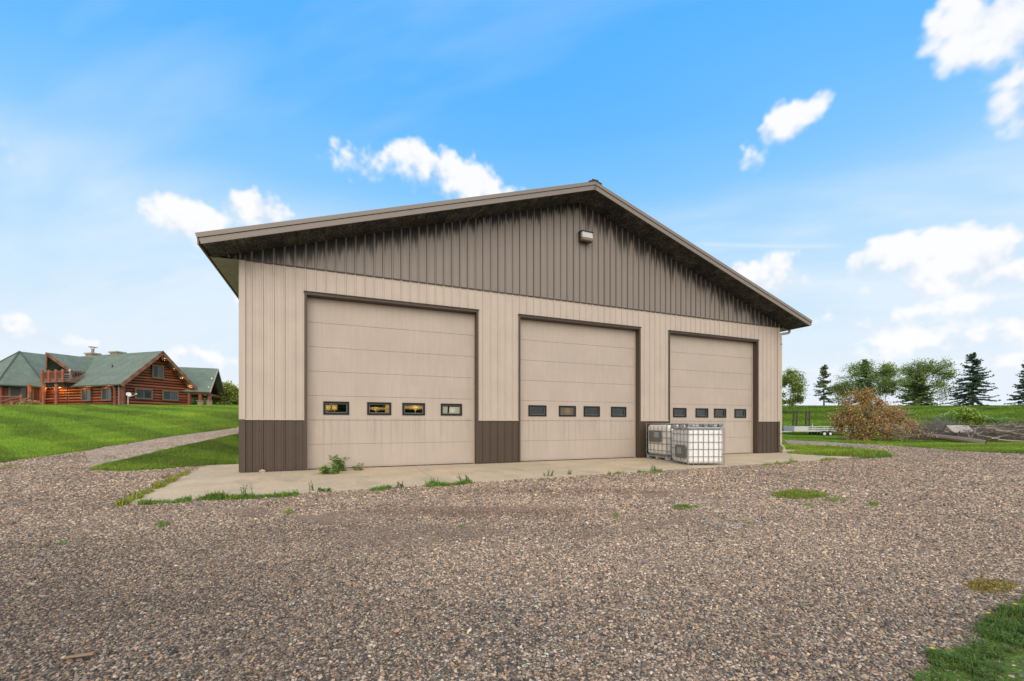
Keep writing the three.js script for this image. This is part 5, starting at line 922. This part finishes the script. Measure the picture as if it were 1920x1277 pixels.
// ---------------------------------------------------------------- felled tree, brush and branches
const wander = (tb, R, a, b, r0, r1, col, n = 6, jit = .1, seg = 5) => { let p = a; const L2 = hypot(b[0] - a[0], b[1] - a[1], b[2] - a[2]); for (let k = 1; k <= n; k++) { const t = k / n, q = [0, 1, 2].map((i) => mix(a[i], b[i], t) + (k < n ? (R() - .5) * jit * L2 * .3 : 0)); tb.stick(p, q, mix(r0, r1, (k - 1) / n), mix(r0, r1, t), col, seg); p = q; } };
{
  const root = ground(1850, 832), t = thing('fallen_tree', 'felled tree with a long bare trunk and a crown of dead brown leaves', 'fallen tree', [0, 0, 0]), R = rng(701);
  const bark = [.2, .155, .115], w = (px, py, d) => atd(px, py, d), trunk = new TB();
  const path = [[1848, 832, 24.3], [1800, 824, 25.2], [1760, 819, 26], [1722, 814, 26.8], [1690, 805, 27.6], [1655, 786, 28.6], [1632, 768, 29.4]];
  for (let k = 0; k + 1 < path.length; k++) wander(trunk, R, w(...path[k]), w(...path[k + 1]), mix(.2, .03, k / 6), mix(.2, .03, (k + 1) / 6), bark, 4, .06, 8);
  part('trunk', trunk.geo(), bladeMat, t);
  const ends = [], limbs = [[[1722, 814, 26.8], [1668, 820, 26.4]], [[1722, 814, 26.8], [1685, 824, 25.6]], [[1712, 811, 27], [1706, 792, 26.6]], [[1700, 808, 27.3], [1640, 806, 28.2]], [[1690, 805, 27.6], [1606, 800, 29]], [[1690, 805, 27.6], [1632, 760, 30]], [[1680, 800, 28], [1600, 775, 30]], [[1670, 795, 28.2], [1625, 748, 29.5]], [[1670, 793, 28.4], [1590, 815, 29]], [[1660, 788, 28.6], [1650, 755, 30]], [[1655, 786, 28.6], [1585, 790, 29.5]], [[1690, 806, 27.6], [1700, 770, 28.6]], [[1700, 808, 27.4], [1730, 812, 26], [1690, 822, 26]]];
  for (const [a, b] of limbs) { const br = new TB(), A = w(...a), B = w(...b); wander(br, R, A, B, .07, .02, bark, 6, .12, 5); for (let k = 0; k < 14; k++) { const s = mix(.3, 1, R()), o = [0, 1, 2].map((i) => mix(A[i], B[i], s)), e = [o[0] - .1 + (R() - .6) * 1.7, o[1] + (R() - .35) * 1.3, o[2] + (R() - .5) * 1.7]; if (e[1] > .1) { wander(br, R, o, e, .02, .006, [.19, .14, .1], 3, .2, 3); ends.push(e); } } part('branch', br.geo(), bladeMat, t); }
  const lf = new TB(), brown = [[.74, .38, .11], [.64, .35, .11], [.76, .45, .16], [.46, .3, .11], [.52, .41, .14], [.4, .33, .12]];
  const leaf = (p, s) => { const c = brown[floor(R() * brown.length)], k = .6 + .6 * R(), u = R() * 6.28, e = (R() - .5) * 2.4, A = [cos(u) * cos(e) * s, sin(e) * s, sin(u) * cos(e) * s], B = [-sin(u) * s * .35, 0, cos(u) * s * .35]; lf.quad(p, [p[0] + A[0] * .5 + B[0], p[1] + A[1] * .5, p[2] + A[2] * .5 + B[2]], [p[0] + A[0], p[1] + A[1], p[2] + A[2]], [p[0] + A[0] * .5 - B[0], p[1] + A[1] * .5, p[2] + A[2] * .5 - B[2]], [c[0] * k, c[1] * k, c[2] * k]); };
  // masses of the crown, each a clump of twigs and leaves
  const masses = [[1605, 752, 29.6, 1.0], [1622, 742, 29.4, .6], [1590, 785, 29.4, 1.2], [1625, 778, 29.2, 1.3], [1600, 812, 29, 1.1], [1640, 805, 28.4, 1.2], [1660, 790, 28.6, 1.0], [1675, 780, 29.2, .8], [1690, 795, 28.4, .7], [1580, 800, 29.6, .9], [1665, 818, 27.4, .7], [1620, 818, 28.4, .9], [1648, 765, 29.6, .7], [1706, 800, 28, .5], [1572, 788, 30, .6]];
  for (const [px, py, d, r] of masses) { const c = w(px, py, d); for (let k = 0; k < 40; k++) { const u = R() * 6.28, e = R() * 3 - 1.2, rr = r * (.5 + .6 * R()), q = [c[0] + cos(u) * cos(e) * rr * 1.15, max(.1, c[1] + sin(e) * rr * .85), c[2] + sin(u) * cos(e) * rr]; wander(lf, R, c, q, .014, .004, [.2, .14, .09], 3, .25, 3); for (let j = 0; j < 22 * r + 6; j++) { const s = mix(.45, 1.05, sqrt(R())); leaf([mix(c[0], q[0], s) + (R() - .5) * .32, max(.05, mix(c[1], q[1], s) + (R() - .5) * .3), mix(c[2], q[2], s) + (R() - .5) * .32], .07 + .07 * R()); } } }
  for (const e of ends) for (let j = 0; j < 14; j++) leaf([e[0] + (R() - .5) * .5, max(.04, e[1] + (R() - .5) * .4), e[2] + (R() - .5) * .5], .06 + .06 * R());
  part('dead_leaves', lf.geo(), leafMat, t);
}
{
  const R = rng(711), t = thing('brush_heap', 'grey purple heap of fine dead twigs behind the felled trunk', 'brush pile', [0, 0, 0]), tw = new TB(), c = atd(1758, 806, 29.5);
  for (let k = 0; k < 2600; k++) { const u = R() * 6.28, rr = sqrt(R()), x = c[0] + cos(u) * rr * 2.0, z = c[2] + sin(u) * rr * 1.4, top = .2 + 1.55 * (1 - rr * rr) * (.8 + .35 * vnoise(x * 2, z * 2, 4)), y = R() * top, b = R() * 6.28, e = (R() - .3) * 1.3, l = .25 + .6 * R(), g = .7 + .6 * R(); tw.stick([x, y, z], [x + cos(b) * cos(e) * l, max(.02, y + sin(e) * l), z + sin(b) * cos(e) * l], .009, .004, [.21 * g, .175 * g, .17 * g], 3); }
  tag(part('twigs', tw.geo(), bladeMat, t), null, null, null, 'stuff');
  for (let k = 0; k < 10; k++) { const b = new TB(), x = c[0] + (R() - .5) * 2.6, z = c[2] + (R() - .2) * 1.2; wander(b, R, [x, .1 + .3 * R(), z], [x + (R() - .3) * 2, .5 + R() * .9, z + (R() - .5) * 1.4], .03, .01, [.2, .17, .15], 5, .15, 4); part('branch', b.geo(), bladeMat, t); }
}
{
  const R = rng(721), t = thing('branch_pile', 'long pile of bare grey branches reaching the right edge of the photo', 'branch pile', [0, 0, 0]);
  const tw = new TB();
  for (let k = 0; k < 110; k++) {
    const px = mix(1795, 1960, R()), f = (px - 1795) / 165, d = mix(25.8, 28.5, R()), h = .12 + R() * mix(.55, 1.0, sin(min(1, f * 1.1) * PI * .7)), x = (px - CX) / F * d, l = .8 + 2 * R(), a = (R() - .5) * 2.2 + (R() < .25 ? 1.2 : 0), b = new TB(), g = .8 + .5 * R(), dir = R() < .5 ? 1 : -1;
    wander(b, R, [x - cos(a) * l / 2, h + .02, -d - sin(a) * l / 2], [x + cos(a) * l / 2, max(.04, h + (R() - .55) * .9), -d + sin(a) * l / 2 * dir], .03 * (.4 + R()), .007, [.3 * g * g, .25 * g * g, .215 * g * g], 6, .16, 5); part('branch', b.geo(), bladeMat, t);
  }
  for (let k = 0; k < 2200; k++) { const px = mix(1785, 1965, R()), f = (px - 1785) / 180, d = mix(25.6, 29, R()), x = (px - CX) / F * d, y = R() * mix(.45, 1.05, sin(min(1, f) * PI * .65)), b = R() * 6.28, e = (R() - .4) * 1.5, l = .25 + .6 * R(), g = .7 + .6 * R(); tw.stick([x, y, -d], [x + cos(b) * cos(e) * l, max(.02, y + sin(e) * l), -d + sin(b) * cos(e) * l], .01, .004, [.15 * g, .115 * g, .095 * g], 3); }
  tag(part('twigs', tw.geo(), bladeMat, t), null, null, null, 'stuff');
  for (const [a, b] of [[[1848, 803, 26], [1912, 809, 26.4]], [[1865, 806, 25.6], [1945, 818, 26]], [[1820, 822, 26], [1833, 800, 26.6]], [[1818, 822, 25.8], [1812, 806, 26]], [[1870, 824, 25.2], [1960, 829, 25.4]], [[1830, 815, 25.8], [1900, 828, 25.2]]]) { const q = new TB(); wander(q, R, atd(...a), atd(...b), .05, .025, [.3, .25, .2], 6, .08, 6); part('branch', q.geo(), bladeMat, t); }
  const p = atd(1801, 804, 26.6), bd = thing('weathered_board', 'weathered pale board lying tilted on top of the brush', 'board', p, .05); const g = rbx(1.35, .035, .6, .01), q = g.attributes.position; for (let i = 0; i < q.count; i++) q.setY(i, q.getY(i) + .04 * sin(q.getX(i) * 3)); g.rotateX(.75); g.rotateZ(-.02);
  const wm = dataTex(256, 128, (x, y) => { const n = fbm(x / 256 * 3, y / 128 * 24, 4, 731, 3, 24), k = .9 + .2 * n; return [k, k * .98, k * .95]; }); part('sheet', g, std({ color: lin(.5, .47, .44), map: wm, roughness: .95 }), bd); part('batten', bx(1.5, .05, .08, .02, -.22, .26), std({ color: lin(.3, .25, .2), roughness: .95 }), bd);
}
// the wood across the yard, behind the viewpoint: the panes of the doors mirror it
{
  const R = rng(801), t = new TB();
  for (let k = 0; k < 60; k++) { const a = mix(-.9, .9, k / 59), d = 78 + 10 * R(), x = sin(a) * d, z = cos(a) * d, h = 5 + 3 * R(), r = 3.2 + 1.6 * R(); t.stick([x, -.2, z], [x, h * .6, z], .25, .12, [.1, .085, .07], 5); for (let j = 0; j < 260; j++) { const u = R() * 6.28, e = R() * 2.6 - 1, q = .55 + .45 * R(), p = [x + cos(u) * cos(e) * r * q, h * .55 + sin(e) * h * .45 * q, z + sin(u) * cos(e) * r * q], s = .9, b = R() * 6.28, kk = .6 + .8 * R(); t.quad(p, [p[0] + s * cos(b) * .6, p[1] + s * .4, p[2] + s * sin(b) * .6], [p[0] + s * cos(b), p[1] - .1, p[2] + s * sin(b)], [p[0] + s * .4 * cos(b), p[1] - s * .5, p[2] + s * .4 * sin(b)], [.1 * kk, .17 * kk, .04 * kk]); } }
  tag(part('wood', t.geo(), bladeMat), 'row of leafy trees across the yard, mirrored in the door panes', null, null, 'stuff');
}
// things that were drawn in place get their origin at their own base
for (const o of scene.children) if (['fallen_tree', 'brush_heap', 'branch_pile', 'ramp_railing'].includes(o.name)) {
  const b = new THREE.Box3().setFromObject(o), c = new THREE.Vector3((b.min.x + b.max.x) / 2, b.min.y, (b.min.z + b.max.z) / 2);
  for (const k of o.children) k.position.sub(c);
  o.position.add(c);
}
renderer.render(scene, camera);
